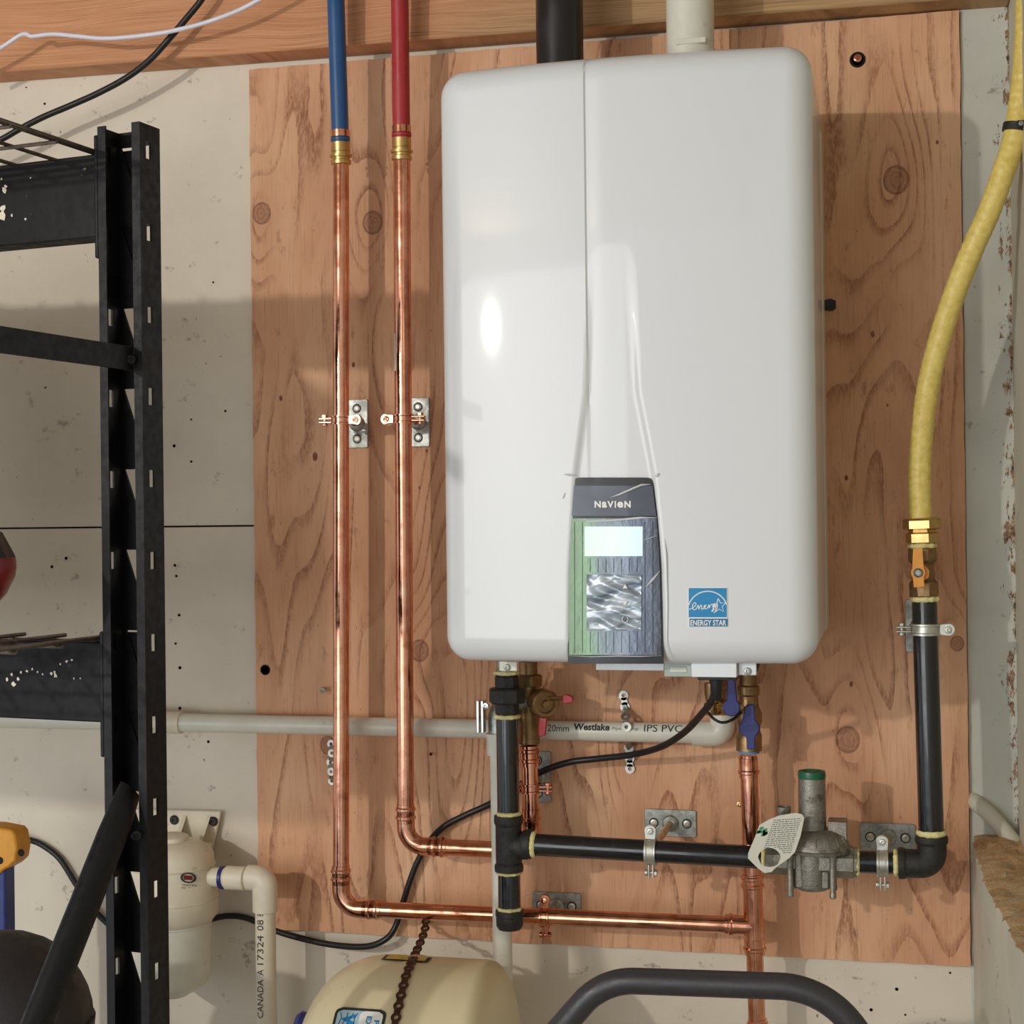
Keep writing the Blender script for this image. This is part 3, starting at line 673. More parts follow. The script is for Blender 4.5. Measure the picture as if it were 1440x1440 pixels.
# barcode label on the hot pipe
mb = MB(); p = T(561, 496, D); L = mm(26, p); vs = []; fs = []
for k in range(9):
    a_ = math.radians(150+62*k/8+20); 
    for z in (-L, L): vs.append((B2.x+(A2.x-B2.x)*.7+(RCU+.0009)*math.cos(a_), -D+(RCU+.0009)*math.sin(a_)*1, p.z+z))
for k in range(8): fs.append((2*k, 2*k+2, 2*k+3, 2*k+1))
lb = mb.add(vs, fs).build('barcode_label', PVC, t2); 
mb = MB(); cxp = B2.x+(A2.x-B2.x)*.7
for k in range(22):
    if random.random() < .3: continue
    z = p.z-L*.85+L*1.7*k/21; h = random.uniform(.0004, .0010); vs = []; a0, a1 = (174, 214) if k % 3 else (180, 222)
    for s_ in range(5):
        a_ = math.radians(a0+(a1-a0)*s_/4); vs += [(cxp+(RCU+.0012)*math.cos(a_), -D+(RCU+.0012)*math.sin(a_), z), (cxp+(RCU+.0012)*math.cos(a_), -D+(RCU+.0012)*math.sin(a_), z+h)]
    mb.add(vs, [(2*i, 2*i+2, 2*i+3, 2*i+1) for i in range(4)])
mb.build('barcode', INK, t2)
# PEX
def pex(a, top, mat, name, label, ringmat, yb):
    t = thing(name, label, 'pipe', a); u = (top-a).normalized()
    MB().tube(spline([a+u*.018, a+u*.09, top, top+u*.08+V((0, 0, .03))], 6), .0118, 28).build('tube', mat, t)
    MB().lathe(a-u*.006, u, [(RCU+.0002, 0), (RCU+.0028, .001), (RCU+.0028, .006), (RCU+.001, .007), (RCU+.001, .010), (RCU+.004, .0105), (RCU+.004, .014), (RCU+.0012, .0145), (RCU+.0012, .0175), (RCU+.0020, .018), (RCU+.0020, .030), (RCU, .031)], 28).build('coupling', BRASS, t)
    MB().lathe(a+u*.026, u, [(.0116, 0), (.0132, .0004), (.0132, .0042), (.0116, .005)], 28).build('stop_ring', ringmat, t)
    MB().lathe(a+u*.031, u, [(.0118, 0), (.0130, .0004), (.0130, .0095), (.0118, .010)], 28).build('crimp_ring', COPPER, t)
pex(A, T(472, -10, D+.01), PEXB, 'blue_water_tube', 'blue plastic water tube entering the left copper pipe from above', PEXB, 0)
pex(A2, T(562, -10, D+.01), PEXR, 'red_water_tube', 'red plastic water tube entering the second copper pipe from above', PEXR, 0)

# ================================================================== CLAMPS
def clamp(name, label, c, vertical, r, mat, plate, plate_size, dplate=0, ears=('edge', 'face'), group=None, rod=True, wide=.012, screws=True, rodmat=None):
    """c pipe centre; plate = centre on the board; plate_size (w,h)"""
    t = thing(name, label, 'pipe clamp', V((plate.x, 0, plate.z)), group)
    pw, ph = plate_size; rr = .003; poly = []
    for sx, sz, a0 in ((1, 1, 0), (-1, 1, 90), (-1, -1, 180), (1, -1, 270)):
        for k in range(5):
            a_ = math.radians(a0+k*22.5); poly.append((sx*(pw/2-rr)+rr*math.cos(a_), sz*(ph/2-rr)+rr*math.sin(a_)))
    pl_ = MB().prism(poly, (plate.x, 0, plate.z), (1, 0, 0), (0, 0, 1), .003).build('plate', STEEL, t, bevel=.0005)
    ax = V((0, 0, 1)) if vertical else V((1, 0, 0)); off = (ph if vertical else pw)/2-.0125
    if pw > 0:
        for s_ in (-1, 1):
            mb = MB(); p = V((plate.x, -.003, plate.z))+(V((0, 0, s_*off)) if vertical else V((s_*off, 0, 0)))
            mb.lathe(p, (0, -1, 0), [(.0050, .0002), (.0050, .0008), (.0042, .0014), (.0018, .0015), (.0014, .0006), (0, .0006)], 16).build('plate_screw', ZINC, pl_)
            MB().lathe(p, (0, -1, 0), [(.0049, 0), (.0049, .0005), (.0064, .0005), (.0066, 0), (.0049, 0)], 18).build('countersink', IRON, pl_)
        MB().lathe((plate.x, -.003, plate.z), (0, -1, 0), [(.011, 0), (.011, .002), (.009, .004), (.0068, .0045), (.0065, .006), (0, .006)], 24).build('boss', STEEL, t)
    if rod: MB().tube(dress([V((plate.x, -.006, plate.z)), V((c.x, c.y+r+.001, c.z)) if True else c], .01), .0046, 14).build('standoff_rod', rodmat or mat, t)
    h = wide/2
    mb = MB().lathe(c-ax*h, ax, [(r+.0002, 0), (r+.0034, .0002), (r+.0034, h*.35), (r+.0020, h*.5), (r+.0020, h*1.5), (r+.0034, h*1.65), (r+.0034, 2*h-.0002), (r+.0002, 2*h), (r+.0002, 0)], 36); mb.build('band', mat, t)
    for s_, kind in zip((-1, 1), ears):
        d_ = (V((1, 0, 0)) if vertical else V((0, 0, 1)))*s_; e0 = c+d_*(r+.0015); ln = .018
        if kind == 'face':
            poly = [(0, -h*.9), (ln-.010, -h)]+[(ln-.008+.0078*math.cos(math.radians(q)), .0078*math.sin(math.radians(q))) for q in range(-70, 71, 20)]+[(ln-.010, h), (0, h*.9)]
            ey = ax; MB().prism(poly, e0+V((0, -.004 if d_.cross(ey).y < 0 else -.006, 0)), d_, ey, .002).build('ear', mat, t, bevel=.0004)
            MB().prism(poly, e0+V((0, .001 if d_.cross(ey).y < 0 else -.001, 0)), d_, ey, .002).build('ear', mat, t, bevel=.0004)
            mb = MB(); screw(mb, e0+d_*(ln-.008)+V((0, -.0058, 0)), .0042); mb.build('clamp_screw', mat, t)
        else:
            for q in (-.0026, .0026):
                cc = e0+d_*(ln/2)+ax*q; mb = MB(); mb.cbox(cc, *(ln if d_.x else .002, .010, ln if d_.z else .002) if False else ((ln, .010, .002) if d_.x else (.002, .010, ln))); mb.build('ear', mat, t, bevel=.0006)
            mb = MB(); cc = e0+d_*(ln*.62); mb.tube([cc-ax*.0075, cc+ax*.0075], .0024, 10); mb.lathe(cc-ax*.0078, ax, [(.0040, 0), (.0045, .0015), (.0040, .0035)], 12).lathe(cc+ax*.0042, ax, [(.0042, 0), (.0042, .003), (.003, .0036)], 6).build('clamp_screw', mat, t)
    return t
def at(px, py, d): p = T(px, py, d); p.y = -d; return p
gps = (.033, .0675)
xr_ = lambda top, bot, z: top.x+(bot.x-top.x)*(z-top.z)/(bot.z-top.z)
z = T(481, 591, D).z; c = V((xr_(A, B, z), -D, z)); clamp('copper_clamp', 'copper pipe clamp with wall plate on the left copper riser', c, True, RCU, COPPER, at(503, 596, 0), gps)
z = T(568, 589, D).z; c = V((xr_(A2, B2, z), -D, z)); clamp('copper_clamp', 'copper pipe clamp with wall plate on the second copper riser beside the heater', c, True, RCU, COPPER, at(589, 594, 0), gps, ears=('face', 'edge'))
z = T(745, 1108, D).z; c = V((xr_(F2, E2, z), -D, z)); clamp('copper_clamp', 'copper pipe clamp with wall plate behind the vertical gas pipe', c, True, RCU, COPPER, at(757, 1092, 0), (.036, .070), ears=('edge', 'edge'))
c = T(767, 1290, D); x = c.x; c = V((x, -D, hz(x))); clamp('copper_clamp', 'copper pipe clamp with zinc plate on the lower horizontal copper run', c, False, RCU, COPPER, at(783, 1273, 0), (.0675, .036), ears=('edge', 'face'), rodmat=ROD)

# ================================================================== GAS LINE
G = .13
GR = mm(15.8, T(715, 1080, G))
g0 = at(714, 945, G); gt = at(714, 1189, G); gb = at(712, 1292, G)
t = thing('gas_pipe', 'black steel gas pipe with union, tee and drip cap below the heater', 'pipe', gt)
gx = (gt.x+g0.x)/2
g0.x = gt.x = gb.x = gx
def zg(py): return T(713, py, G).z
MB().tube([V((gx, -G, hz0+.03)), V((gx, -G, zg(950)))], GR*.9, 28).build('nipple', STEEL, t)
MB().tube([V((gx, -G, zg(1000))), V((gx, -G, zg(1150)))], GR, 36).build('pipe', GASP, t)
MB().tube([V((gx, -G, zg(1220))), V((gx, -G, zg(1285)))], GR, 36).build('nipple', GASP, t)
k = mm(1, gt)
mb = MB(); mb.lathe((gx, -G, zg(968)), (0, 0, 1), [(15.5*k, 0), (17.5*k, 1*k), (17.5*k, 16*k), (15*k, 19*k)], 8); mb.lathe((gx, -G, zg(989)), (0, 0, 1), [(23*k, 0), (26*k, 2*k), (26*k, 19*k), (23*k, 22*k)], 8); mb.lathe((gx, -G, zg(1006)), (0, 0, 1), [(15*k, 0), (17.5*k, 2*k), (17.5*k, 18*k)], 8)
mb.build('union', IRON, t, smooth=20, bevel=.0008)
def seal(p, ax, r, L, parent, name='sealant_ring'):
    a, x_, y_ = frame(ax); vs = []; fs = []; seg = 30; jit = [random.uniform(.6, 1.5) for _ in range(seg)]
    for h, q in ((-.5, .1), (-.3, 1), (0, 1.25), (.3, .9), (.5, .1)):
        for i in range(seg):
            a_ = 2*pi*i/seg; vs.append(V(p)+a*(h*L*(.8+.4*jit[i]))+(x_*math.cos(a_)+y_*math.sin(a_))*(r+.0019*q*jit[i]))
    for j in range(4):
        for i in range(seg): n = (i+1) % seg; fs.append((j*seg+i, j*seg+n, (j+1)*seg+n, (j+1)*seg+i))
    return MB().add(vs, fs).build(name, SEAL, parent)
seal((gx, -G, zg(946)), Zd, GR-.0002, 4.5*k, t); seal((gx, -G, zg(1007.5)), Zd, GR-.0002, 5*k, t); seal((gx, -G, zg(1144)), Zd, GR-.0002, 5*k, t); seal((gx, -G, zg(1227)), Zd, GR-.0002, 4*k, t); seal((gx, -G, zg(1277.5)), Zd, GR-.0002, 4.5*k, t)
def ironcollar(mb, p, ax, r, L): return mb.lathe(p, ax, [(r*.96, 0), (r*1.28, .0006), (r*1.30, L*.5), (r*1.26, L*.75), (r*1.1, L)], 32)
mb = MB(); mb.tube([V((gx, -G, zg(1160))), V((gx, -G, zg(1212)))], GR*1.17, 32)
ironcollar(mb, (gx, -G, zg(1146)), (0, 0, -1), GR, 16*k); ironcollar(mb, (gx, -G, zg(1225)), (0, 0, 1), GR, 13*k)
gr0 = at(757, 1188, G); gr1 = at(1080, 1206, G); gh = (gr1-gr0).normalized()
mb.tube([V((gx, -G, gt.z))+gh*.004, V((gx, -G, gt.z))+gh*.025], GR*1.14, 32); gc = V((gx, -G, gr0.z))
ironcollar(mb, gr0-gh*.009, -gh, GR, 14*k); mb.build('tee', IRON, t)
seal(gr0-gh*.006, gh, GR, 6*k, t)
MB().lathe((gx, -G, zg(1279)), (0, 0, -1), [(GR*.9, 0), (GR*1.24, .0005), (GR*1.26, 8*k), (GR*1.20, 9*k), (GR*1.20, 22*k), (GR*1.0, 27*k), (0, 29*k)], 32).build('end_cap', IRON, t)
MB().tube([gr0-gh*.008, gr1], GR*.97, 36).build('pipe', GASP, t)
text('BW', IRON, t, lambda u, v: V((gx-.006+.010*u, -G-GR*1.17-.0004, zg(1172)+.006*v)), name='cast_lettering')
# elbow + right riser
ge = at(1311, 1215, G); gn = at(1208, 1212, G); top = at(1300, 846, G); er = at(1310, 1180, G); gu = (top-ge); gu.normalize()
t = thing('gas_riser', 'black steel gas riser with elbow at the right edge of the board', 'pipe', ge)
hh = (ge-gn).normalized(); GR2 = GR*1.04
MB().tube([gn, ge-hh*.035], GR*.97, 36).build('nipple', GASP, t)
MB().tube([ge+gu*.030, top], GR2, 36).build('pipe', GASP, t)
mb = MB(); mb.tube(arcpath([ge-hh*.036, ge, ge+gu*.030], .020, 12), GR*1.2, 32); ironcollar(mb, ge-hh*.040, hh, GR*1.02, .011); ironcollar(mb, ge+gu*.034, -gu, GR*1.05, .011); mb.build('elbow', IRON, t)
seal(ge-hh*.0425, hh, GR, .005, t); seal(ge+gu*.0375, gu, GR2+.0005, .006, t)
# gas clamps
def onrun(px): p = T(px, 1197, G); x = p.x; return V((x, -G, gr0.z+(gr1.z-gr0.z)*(x-gr0.x)/(gr1.x-gr0.x)))
clamp('steel_clamp', 'zinc pipe clamp on the middle of the horizontal black gas pipe', onrun(915.5), False, GR, ZINC, at(943, 1157, 0), (.069, .036), ears=('edge', 'face'), wide=.014, rodmat=ROD)
x = T(1241, 1213, G).x; clamp('steel_clamp', 'zinc pipe clamp between the gas regulator and the elbow', V((x, -G, gn.z+(ge.z-gn.z)*(x-gn.x)/(ge.x-gn.x))), False, GR, ZINC, at(1248.5, 1177, 0), (.069, .036), ears=('edge', 'face'), wide=.014, rodmat=ROD)
z = T(1301, 885, G).z; clamp('steel_clamp', 'zinc pipe clamp around the black gas riser under the brass valve', V((top.x+(ge.x-top.x)*(top.z-z)/(top.z-ge.z), -G, z)), True, GR2, ZINC, at(1292, 880, 0), (.033, .0675), ears=('edge', 'face'), wide=.014, rodmat=ROD)

# ================================================================== REGULATOR
rcx = T(1142, 1130, G).x; zr = lambda py: T(1142, py, G).z; k = mm(1, T(1142, 1200, G))
t = thing('gas_regulator', 'grey cast gas regulator with green cap between gas pipes', 'regulator', (rcx, -G, zr(1250)))
o = V((rcx, -G, zr(1250)))
MB().lathe((rcx, -G, zr(1172)), Zd, [(21*k, 0), (20*k, 4*k), (19.3*k, 8*k), (19*k, 80*k), (17.5*k, 81*k), (17.5*k, 84*k)], 40).build('spring_tower', CASTAL, t)
MB().lathe((rcx, -G, zr(1094)), Zd, [(19*k, 0), (19.3*k, 0), (19.6*k, 6*k), (18.6*k, 10*k), (14*k, 10*k), (13*k, 8.2*k), (7*k, 8*k), (6*k, 9.5*k), (0, 9.5*k)], 40).build('cap', GREENP, t)
MB().lathe((rcx+7*k, -G, zr(1196)), Zd, [(38*k, 0), (46*k, 1*k), (47*k, 5*k), (45*k, 6*k), (45*k, 9*k), (43*k, 12*k), (42*k, 15*k), (36*k, 24*k), (26*k, 29*k), (21*k, 31*k)], 48).build('diaphragm_housing', CASTAL, t)
for i in range(16):
    a_ = 2*pi*i/16; cc = V((rcx+7*k, -G, 0)); d_ = V((math.cos(a_), math.sin(a_), 0))
    MB().tube([cc+d_*(43*k)+V((0, 0, zr(1183))), cc+d_*(37.5*k)+V((0, 0, zr(1173.5))), cc+d_*(27*k)+V((0, 0, zr(1168)))], .9*k, 6).build('rib', CASTAL, t)
body = MB().lathe((rcx-1*k, -G, zr(1250)), Zd, [(20*k, 0), (22*k, 2*k), (23*k, 6*k), (24*k, 50*k), (30*k, 56*k)], 32); body.build('body', CASTAL, t); MB().box((rcx-26*k, -G-18*k, zr(1247)), (rcx+24*k, -G+18*k, zr(1196))).build('body_block', CASTAL, t, bevel=.003)
for sx in (-1, 1):
    for sy in (-1, 1): MB().lathe((rcx-1*k+sx*29*k, -G+sy*24*k, zr(1257)), Zd, [(3*k, 0), (4.6*k, 1.5*k), (4.6*k, 8*k), (4.0*k, 9*k), (4.2*k, 50*k), (6*k, 60*k)], 14).build('bolt_column', CASTAL, t)
for sx in (-1, 1): MB().box((rcx-1*k+sx*29*k-2*k, -G-24*k, zr(1250)), (rcx-1*k+sx*29*k+2*k, -G+24*k, zr(1200))).build('side_web', CASTAL, t)
o1 = at(1173, 1211, G); o2 = at(1205, 1213, G); MB().lathe(o1-V((.02, 0, 0)), (1, 0, 0), [(23*k, 0), (23*k, .02+26*k), (21*k, .02+28*k), (21*k, .02+(32)*k)], 8, hint=(0, math.sin(pi/8), math.cos(pi/8))).build('outlet_boss', CASTAL, t, smooth=15)
MB().cbox((T(1178, 1170, G).x, -G+.006, T(1178, 1168, G).z), 26*k, .030, 28*k).build('rear_block', CASTAL, t, bevel=.001)
i1 = at(1077, 1206, G); MB().lathe(i1, (1, 0, 0), [(20*k, 0), (23*k, 1.5*k), (23*k, 42*k)], 8, hint=(0, math.sin(pi/8), math.cos(pi/8))).build('inlet_boss', CASTAL, t, smooth=15)
seal(at(1206.5, 1213, G), V((1, 0, 0)), GR, 4*k, t); seal(i1-V((.002, 0, 0)), V((1, 0, 0)), GR, 5*k, t)
vx = T(1103, 1140, G).x; mb = MB().lathe((vx, -G-.01, T(1103, 1152, G).z), Zd, [(9*k, -18*k), (9*k, 0), (9*k, 6*k), (9*k, 12*k), (10*k, 14*k), (10*k, 20*k), (8*k, 20*k), (8*k, 13*k), (3*k, 13*k), (2.5*k, 19*k), (0, 20*k)], 20); mb.build('vent_plug', CASTAL, t)
# tag
TG = .175
tagpoly = [(1128, 1145), (1131, 1150), (1126, 1175), (1118, 1198), (1109, 1207), (1092, 1219), (1085, 1226), (1075, 1227.5), (1066, 1221), (1052, 1207), (1052, 1200), (1062, 1176), (1068, 1160), (1082, 1152), (1095, 1147), (1112, 1144), (1119, 1143)]
p0 = at(1092, 1185, TG)
t = thing('instruction_tag', 'white card tag with tiny print hanging on the gas regulator', 'tag', p0)
outer = [(T(a_, b_, TG).x-p0.x, T(a_, b_, TG).z-p0.z) for a_, b_ in tagpoly]
hc = (1082, 1205.5); holer = 16
def tagpt(px, py, off=0): q = T(px, py, TG); return V((q.x, -TG-off-.010*((q.x-p0.x)/.04)**2*0, q.z))
import mathutils
inner = [(hc[0]+holer*math.cos(a_)*(1+.08*math.sin(a_)), hc[1]+(13.5)*math.sin(a_)) for a_ in [2*pi*i/24 for i in range(24)]]
polys = mathutils.geometry.delaunay_2d_cdt([V((a_, b_)) for a_, b_ in tagpoly+inner], [], [list(range(len(tagpoly))), list(range(len(tagpoly), len(tagpoly)+24))[::-1]], 0, 1e-6)
vco, _, fcs = polys[0], polys[1], polys[2]
keep = [f for f in fcs if ((sum(vco[i].x for i in f)/len(f)-hc[0])/holer)**2+((sum(vco[i].y for i in f)/len(f)-hc[1])/13.5)**2 > .9]
def inpoly(x, y):
    r_ = False; n = len(tagpoly)
    for i in range(n):
        (x1, y1), (x2, y2) = tagpoly[i], tagpoly[(i+1) % n]
        if (y1 > y) != (y2 > y) and x < (x2-x1)*(y-y1)/(y2-y1)+x1: r_ = not r_
    return r_
keep = [f for f in keep if inpoly(sum(vco[i].x for i in f)/len(f), sum(vco[i].y for i in f)/len(f))]
o = MB().add([tagpt(v.x, v.y) for v in vco], keep).build('card', PAPER, t, smooth=0); so = o.modifiers.new('solid', 'SOLIDIFY'); so.thickness = .0008
mb = MB()
for r_ in range(17):                       # rows of print follow the slant of the card
    y0 = 1152+r_*2.9; x = 1088+max(0, 1150-y0) - r_*1.05
    xe = 1127-r_*.9
    while x < xe:
        w_ = random.uniform(2, 6); q = min(x+w_, xe); dy = (x-1100)*-.07
        if inpoly(x, y0+dy-1) and inpoly(q, y0+dy+1) and ((x-hc[0])/19)**2+((y0-hc[1])/16)**2 > 1: mb.add([tagpt(x, y0+dy, .0009), tagpt(q, y0+dy-.3, .0009), tagpt(q, y0+dy+1.0, .0009), tagpt(x, y0+dy+1.3, .0009)], [(0, 1, 2, 3)])
        x = q+random.uniform(.6, 1.6)
mb.build('fine_print', FADED, t, smooth=0)
mb = MB()
for i in range(9):
    a_, b_ = random.uniform(1063, 1075), random.uniform(1161, 1173); mb.add([tagpt(a_, b_, .0009), tagpt(a_+6, b_-1, .0009), tagpt(a_+5, b_+3, .0009), tagpt(a_-1, b_+4, .0009)], [(0, 1, 2, 3)])
mb.build('green_print', GREENINK, t, smooth=0)
# ================================================================== GAS VALVE
kv = mm(1, T(1300, 800, G)); vz = lambda py: T(1300, py, G).z
vx0 = T(1299, 805, G).x
t = thing('gas_valve', 'brass gas shut-off valve with orange lever on top of the black riser', 'valve', (vx0, -G, vz(840)))
vu = (T(1295, 700, G)-T(1301, 840, G)); vu.y = 0; vu.normalize()
def vp(py): return V((T(1296.5+(py-730)*.03, py, G).x, -G, vz(py)))
seal(vp(842), vu, GR2-.0004, .006, t)
hexh = (0.35, -1, 0)
mb = MB(); mb.lathe(vp(839), vu, [(20*kv, 0), (21.5*kv, 1*kv), (21.5*kv, 20*kv), (19*kv, 22*kv), (17*kv, 24*kv), (16.5*kv, 46*kv), (19*kv, 49*kv), (21*kv, 51*kv), (21*kv, 67*kv), (19*kv, 69*kv)], 8, hint=hexh); mb.build('body', OLDBRASS, t, smooth=25, bevel=.0006)
seal(vp(767.5), vu, 17*kv, .005, t)
MB().lathe(vp(763.5), vu, [(22*kv, 0), (23.5*kv, 1*kv), (23.5*kv, 13*kv), (20*kv, 15*kv), (19*kv, 19*kv)], 6, hint=hexh).build('adapter', BRASS, t, smooth=25)
bp = at(1291, 805, G+.032)
MB().tube([V((bp.x, -G, bp.z)), bp+V((0, .004, 0))], 8*kv, 18).build('stem', BRASS, t)
def pxpoly(pts, d): q0 = at(pts[0][0], pts[0][1], d); return [(T(a_, b_, d).x-q0.x, T(a_, b_, d).z-q0.z) for a_, b_ in pts], q0
def pplate(name, pts, d, th, mat, parent, bevel=.0006):
    poly, q0 = pxpoly(pts, d); return MB().prism(poly, q0, (1, 0, 0), (0, 0, 1), th).build(name, mat, parent, bevel=bevel)
lev = [(1284, 771), (1297, 770), (1299, 797)]+[(1291+10.5*math.cos(q), 805+10.5*math.sin(q)) for q in (-.7, -.2, .3, .7)]+[(1300, 825), (1285, 826), (1283.5, 812)]+[(1291-10*math.cos(q), 805+10*math.sin(q)) for q in (.6, .2, -.2, -.6)]
pplate('lever', lev, G+.034, .005, ORANGE, t)
pplate('stop_plate', [(1293, 793), (1302, 796), (1307, 803), (1306, 812), (1299, 816), (1290, 815)], G+.029, .003, ORANGE, t)
mb = MB(); mb.lathe(at(1291, 805.5, G+.039), (0, -1, 0), [(6.5*kv, 0), (6.5*kv, .002), (5*kv, .003), (4*kv, .0015), (2.5*kv, .0015), (2.2*kv, .0035), (0, .0035)], 20); mb.build('lever_nut', STEEL, t)
# yellow flexible connector
t = thing('gas_hose', 'yellow coated flexible gas hose curving up the right side', 'hose', vp(748))
MB().lathe(vp(745), vu, [(22*kv, 0), (27.5*kv, 2*kv), (27.5*kv, 13*kv), (25*kv, 16*kv), (17*kv, 17*kv)], 6, hint=hexh).build('flare_nut', BRASS, t, smooth=25)
hp = [(1295, 730, .13), (1293.5, 690, .13), (1294, 650, .13), (1298, 595, .13), (1306, 540, .132), (1318, 490, .135), (1333, 440, .14), (1351, 390, .145), (1372, 340, .15), (1392, 295, .155), (1410, 245, .16), (1425, 200, .16), (1434, 150, .16), (1440, 100, .16), (1443, 50, .16), (1445, -10, .16), (1446, -80, .16), (1446, -230, .15), (1446, -330, .15)]
pth = dress(spline([at(*q) for q in hp], 12), .0013); rr_ = mm(15.6, T(1295, 700, G))
rs = [rr_+.00022*math.sin(i*1.05)+mn.noise(q*90)*.0003 for i, q in enumerate(pth)]
MB().tube(pth, rs, 24).build('hose', HOSE, t)
q = at(1429, 180, .16); dq = (at(1434, 150, .16)-at(1425, 200, .16)).normalized()
t = thing('hose_strap', 'black strap clamp holding the yellow hose at the top right', 'clamp', q)
MB().lathe(q-dq*.005, dq, [(rr_+.0004, 0), (rr_+.0022, .0005), (rr_+.0022, .0095), (rr_+.0004, .010), (rr_+.0004, 0)], 28).build('band', IRON, t)
sx_ = dq.cross(V((0, 1, 0))).normalized(); sgn = 1 if sx_.x < 0 else -1
mb = MB(); mb.cbox(q+V((.006, -rr_-.002, .001)), .012, .004, .008); mb.build('buckle', IRON, t, bevel=.001); mb = MB(); screw(mb, q+V((.004, -rr_-.004, .001)), .003); mb.build('buckle_screw', STEEL, t)

# ================================================================== WHITE PIPES
CD = .020; RP = mm(13.3, T(600, 1020, CD))
c0 = at(130, 1022.5, CD); c1 = at(1003, 1022, CD); c0.z = c1.z = (c0.z+c1.z)/2
zc = c0.z
t = thing('condensate_pipe', 'horizontal white plastic pipe with printed lettering crossing the board', 'pipe', c1)
MB().tube([V((c0.x-.35, -CD, zc)), V((c1.x, -CD, zc))], RP, 36).build('pipe', PVC, t)
x_ = T(256, 1022, CD).x; MB().lathe((x_-.06, -CD, zc), (1, 0, 0), [(RP, 0), (RP+.0028, .0006), (RP+.0028, .0595), (RP, .060)], 32).build('coupling', PVCC, t)
x_ = T(974, 1022, CD).x; xe = T(1016, 1022, CD).x
MB().tube(arcpath([V((x_, -CD, zc)), V((xe, -CD, zc)), V((xe, -CD, zc+.026))], .014, 8), RP+.0032, 32).build('elbow', PVC, t)
def cyltext(s, px0, px1, pyc, hpx, mat, bold=.0, nm='pipe_print'):
    xa = T(px0, pyc, CD+RP).x; xb = T(px1, pyc, CD+RP).x; kk = mm(1, T(px0, pyc, CD+RP)); zc_ = T((px0+px1)/2, pyc, CD+RP).z-zc
    def fn(u, v):
        s_ = zc_+(v-.5)*hpx*kk; a_ = s_/RP; return V((xa+(xb-xa)*u, -CD-(RP+.0004)*math.cos(a_), zc+(RP+.0004)*math.sin(a_)))
    text(s, mat, t, fn, name=nm, bold=bold, cv=10)
cyltext('20mm', 770, 800, 1024, 9.5, INK); cyltext('Westlake', 806, 857, 1022, 10.5, INK, .03); cyltext('Pipe', 861, 873, 1025, 5.5, FADED); cyltext('& Fittings', 874, 898, 1025, 5.5, FADED); cyltext('IPS PVC', 905.5, 959, 1024, 11, INK)
# condensate drop under the heater
xd = T(1004, 965, .15).x
t = thing('condensate_drain', 'white plastic drain spigot under the heater beside the black cord', 'pipe', (xd, -.10, hz0-.03))
MB().lathe((xd, -.10, hz0+.02), (0, 0, -1), [(.017, 0), (.017, .045), (.014, .052), (.009, .052), (.009, .06)], 28).build('spigot', PIPEGREY, t)
MB().tube(arcpath([V((xd, -.10, hz0-.035)), V((xd, -.10, hz0-.045)), V((xe, -CD, hz0-.055)), V((xe, -CD, zc+.02))], .01), .0085, 16).build('drain_tube', OLDBRASS, t)
# relief pipe
RD = .097
t = thing('relief_pipe', 'vertical white plastic discharge pipe behind the black gas pipe', 'pipe', at(692, 1031, RD))
ra = at(702, 1035, RD); rb = at(713, 1500, RD); rr2 = mm(13.6, rb)
MB().tube([ra, V((rb.x, -RD, FL+.10))], rr2, 36).build('pipe', PVC, t)
MB().lathe(at(701.5, 1062, RD), (ra-rb).normalized(), [(rr2, 0), (rr2+.0028, .0006), (rr2+.0028, mm(24, ra)), (rr2+.0036, mm(27, ra)), (rr2+.0036, mm(31, ra)), (rr2*.7, mm(32, ra))], 32).build('adapter', PVC, t)
MB().lathe(at(700.5, 1030, RD), (0, 0, 1), [(rr2-.001, 0), (rr2-.0002, .001), (rr2-.001, .005)], 28).build('thread_tape', TAPE, t)
el = arcpath([at(700, 1032, RD), at(699, 990, RD), V((T(745, 985, D).x, -D, T(745, 985, D).z))], .028, 10)
MB().tube(el, rr2*.98, 28).build('relief_elbow', STEEL, t)
cl = at(684, 1003, RD+.012)
mb = MB(); mb.cbox(V((cl.x-.010, cl.y, cl.z-.004)), .0035, .014, .042).cbox(V((cl.x-.004, cl.y, cl.z-.004)), .0035, .014, .042); mb.build('relief_lever', CHROME, t, bevel=.0008)
mb = MB(); screw(mb, at(683, 993, RD+.022), .0048); mb.build('relief_screw', CHROME, t)

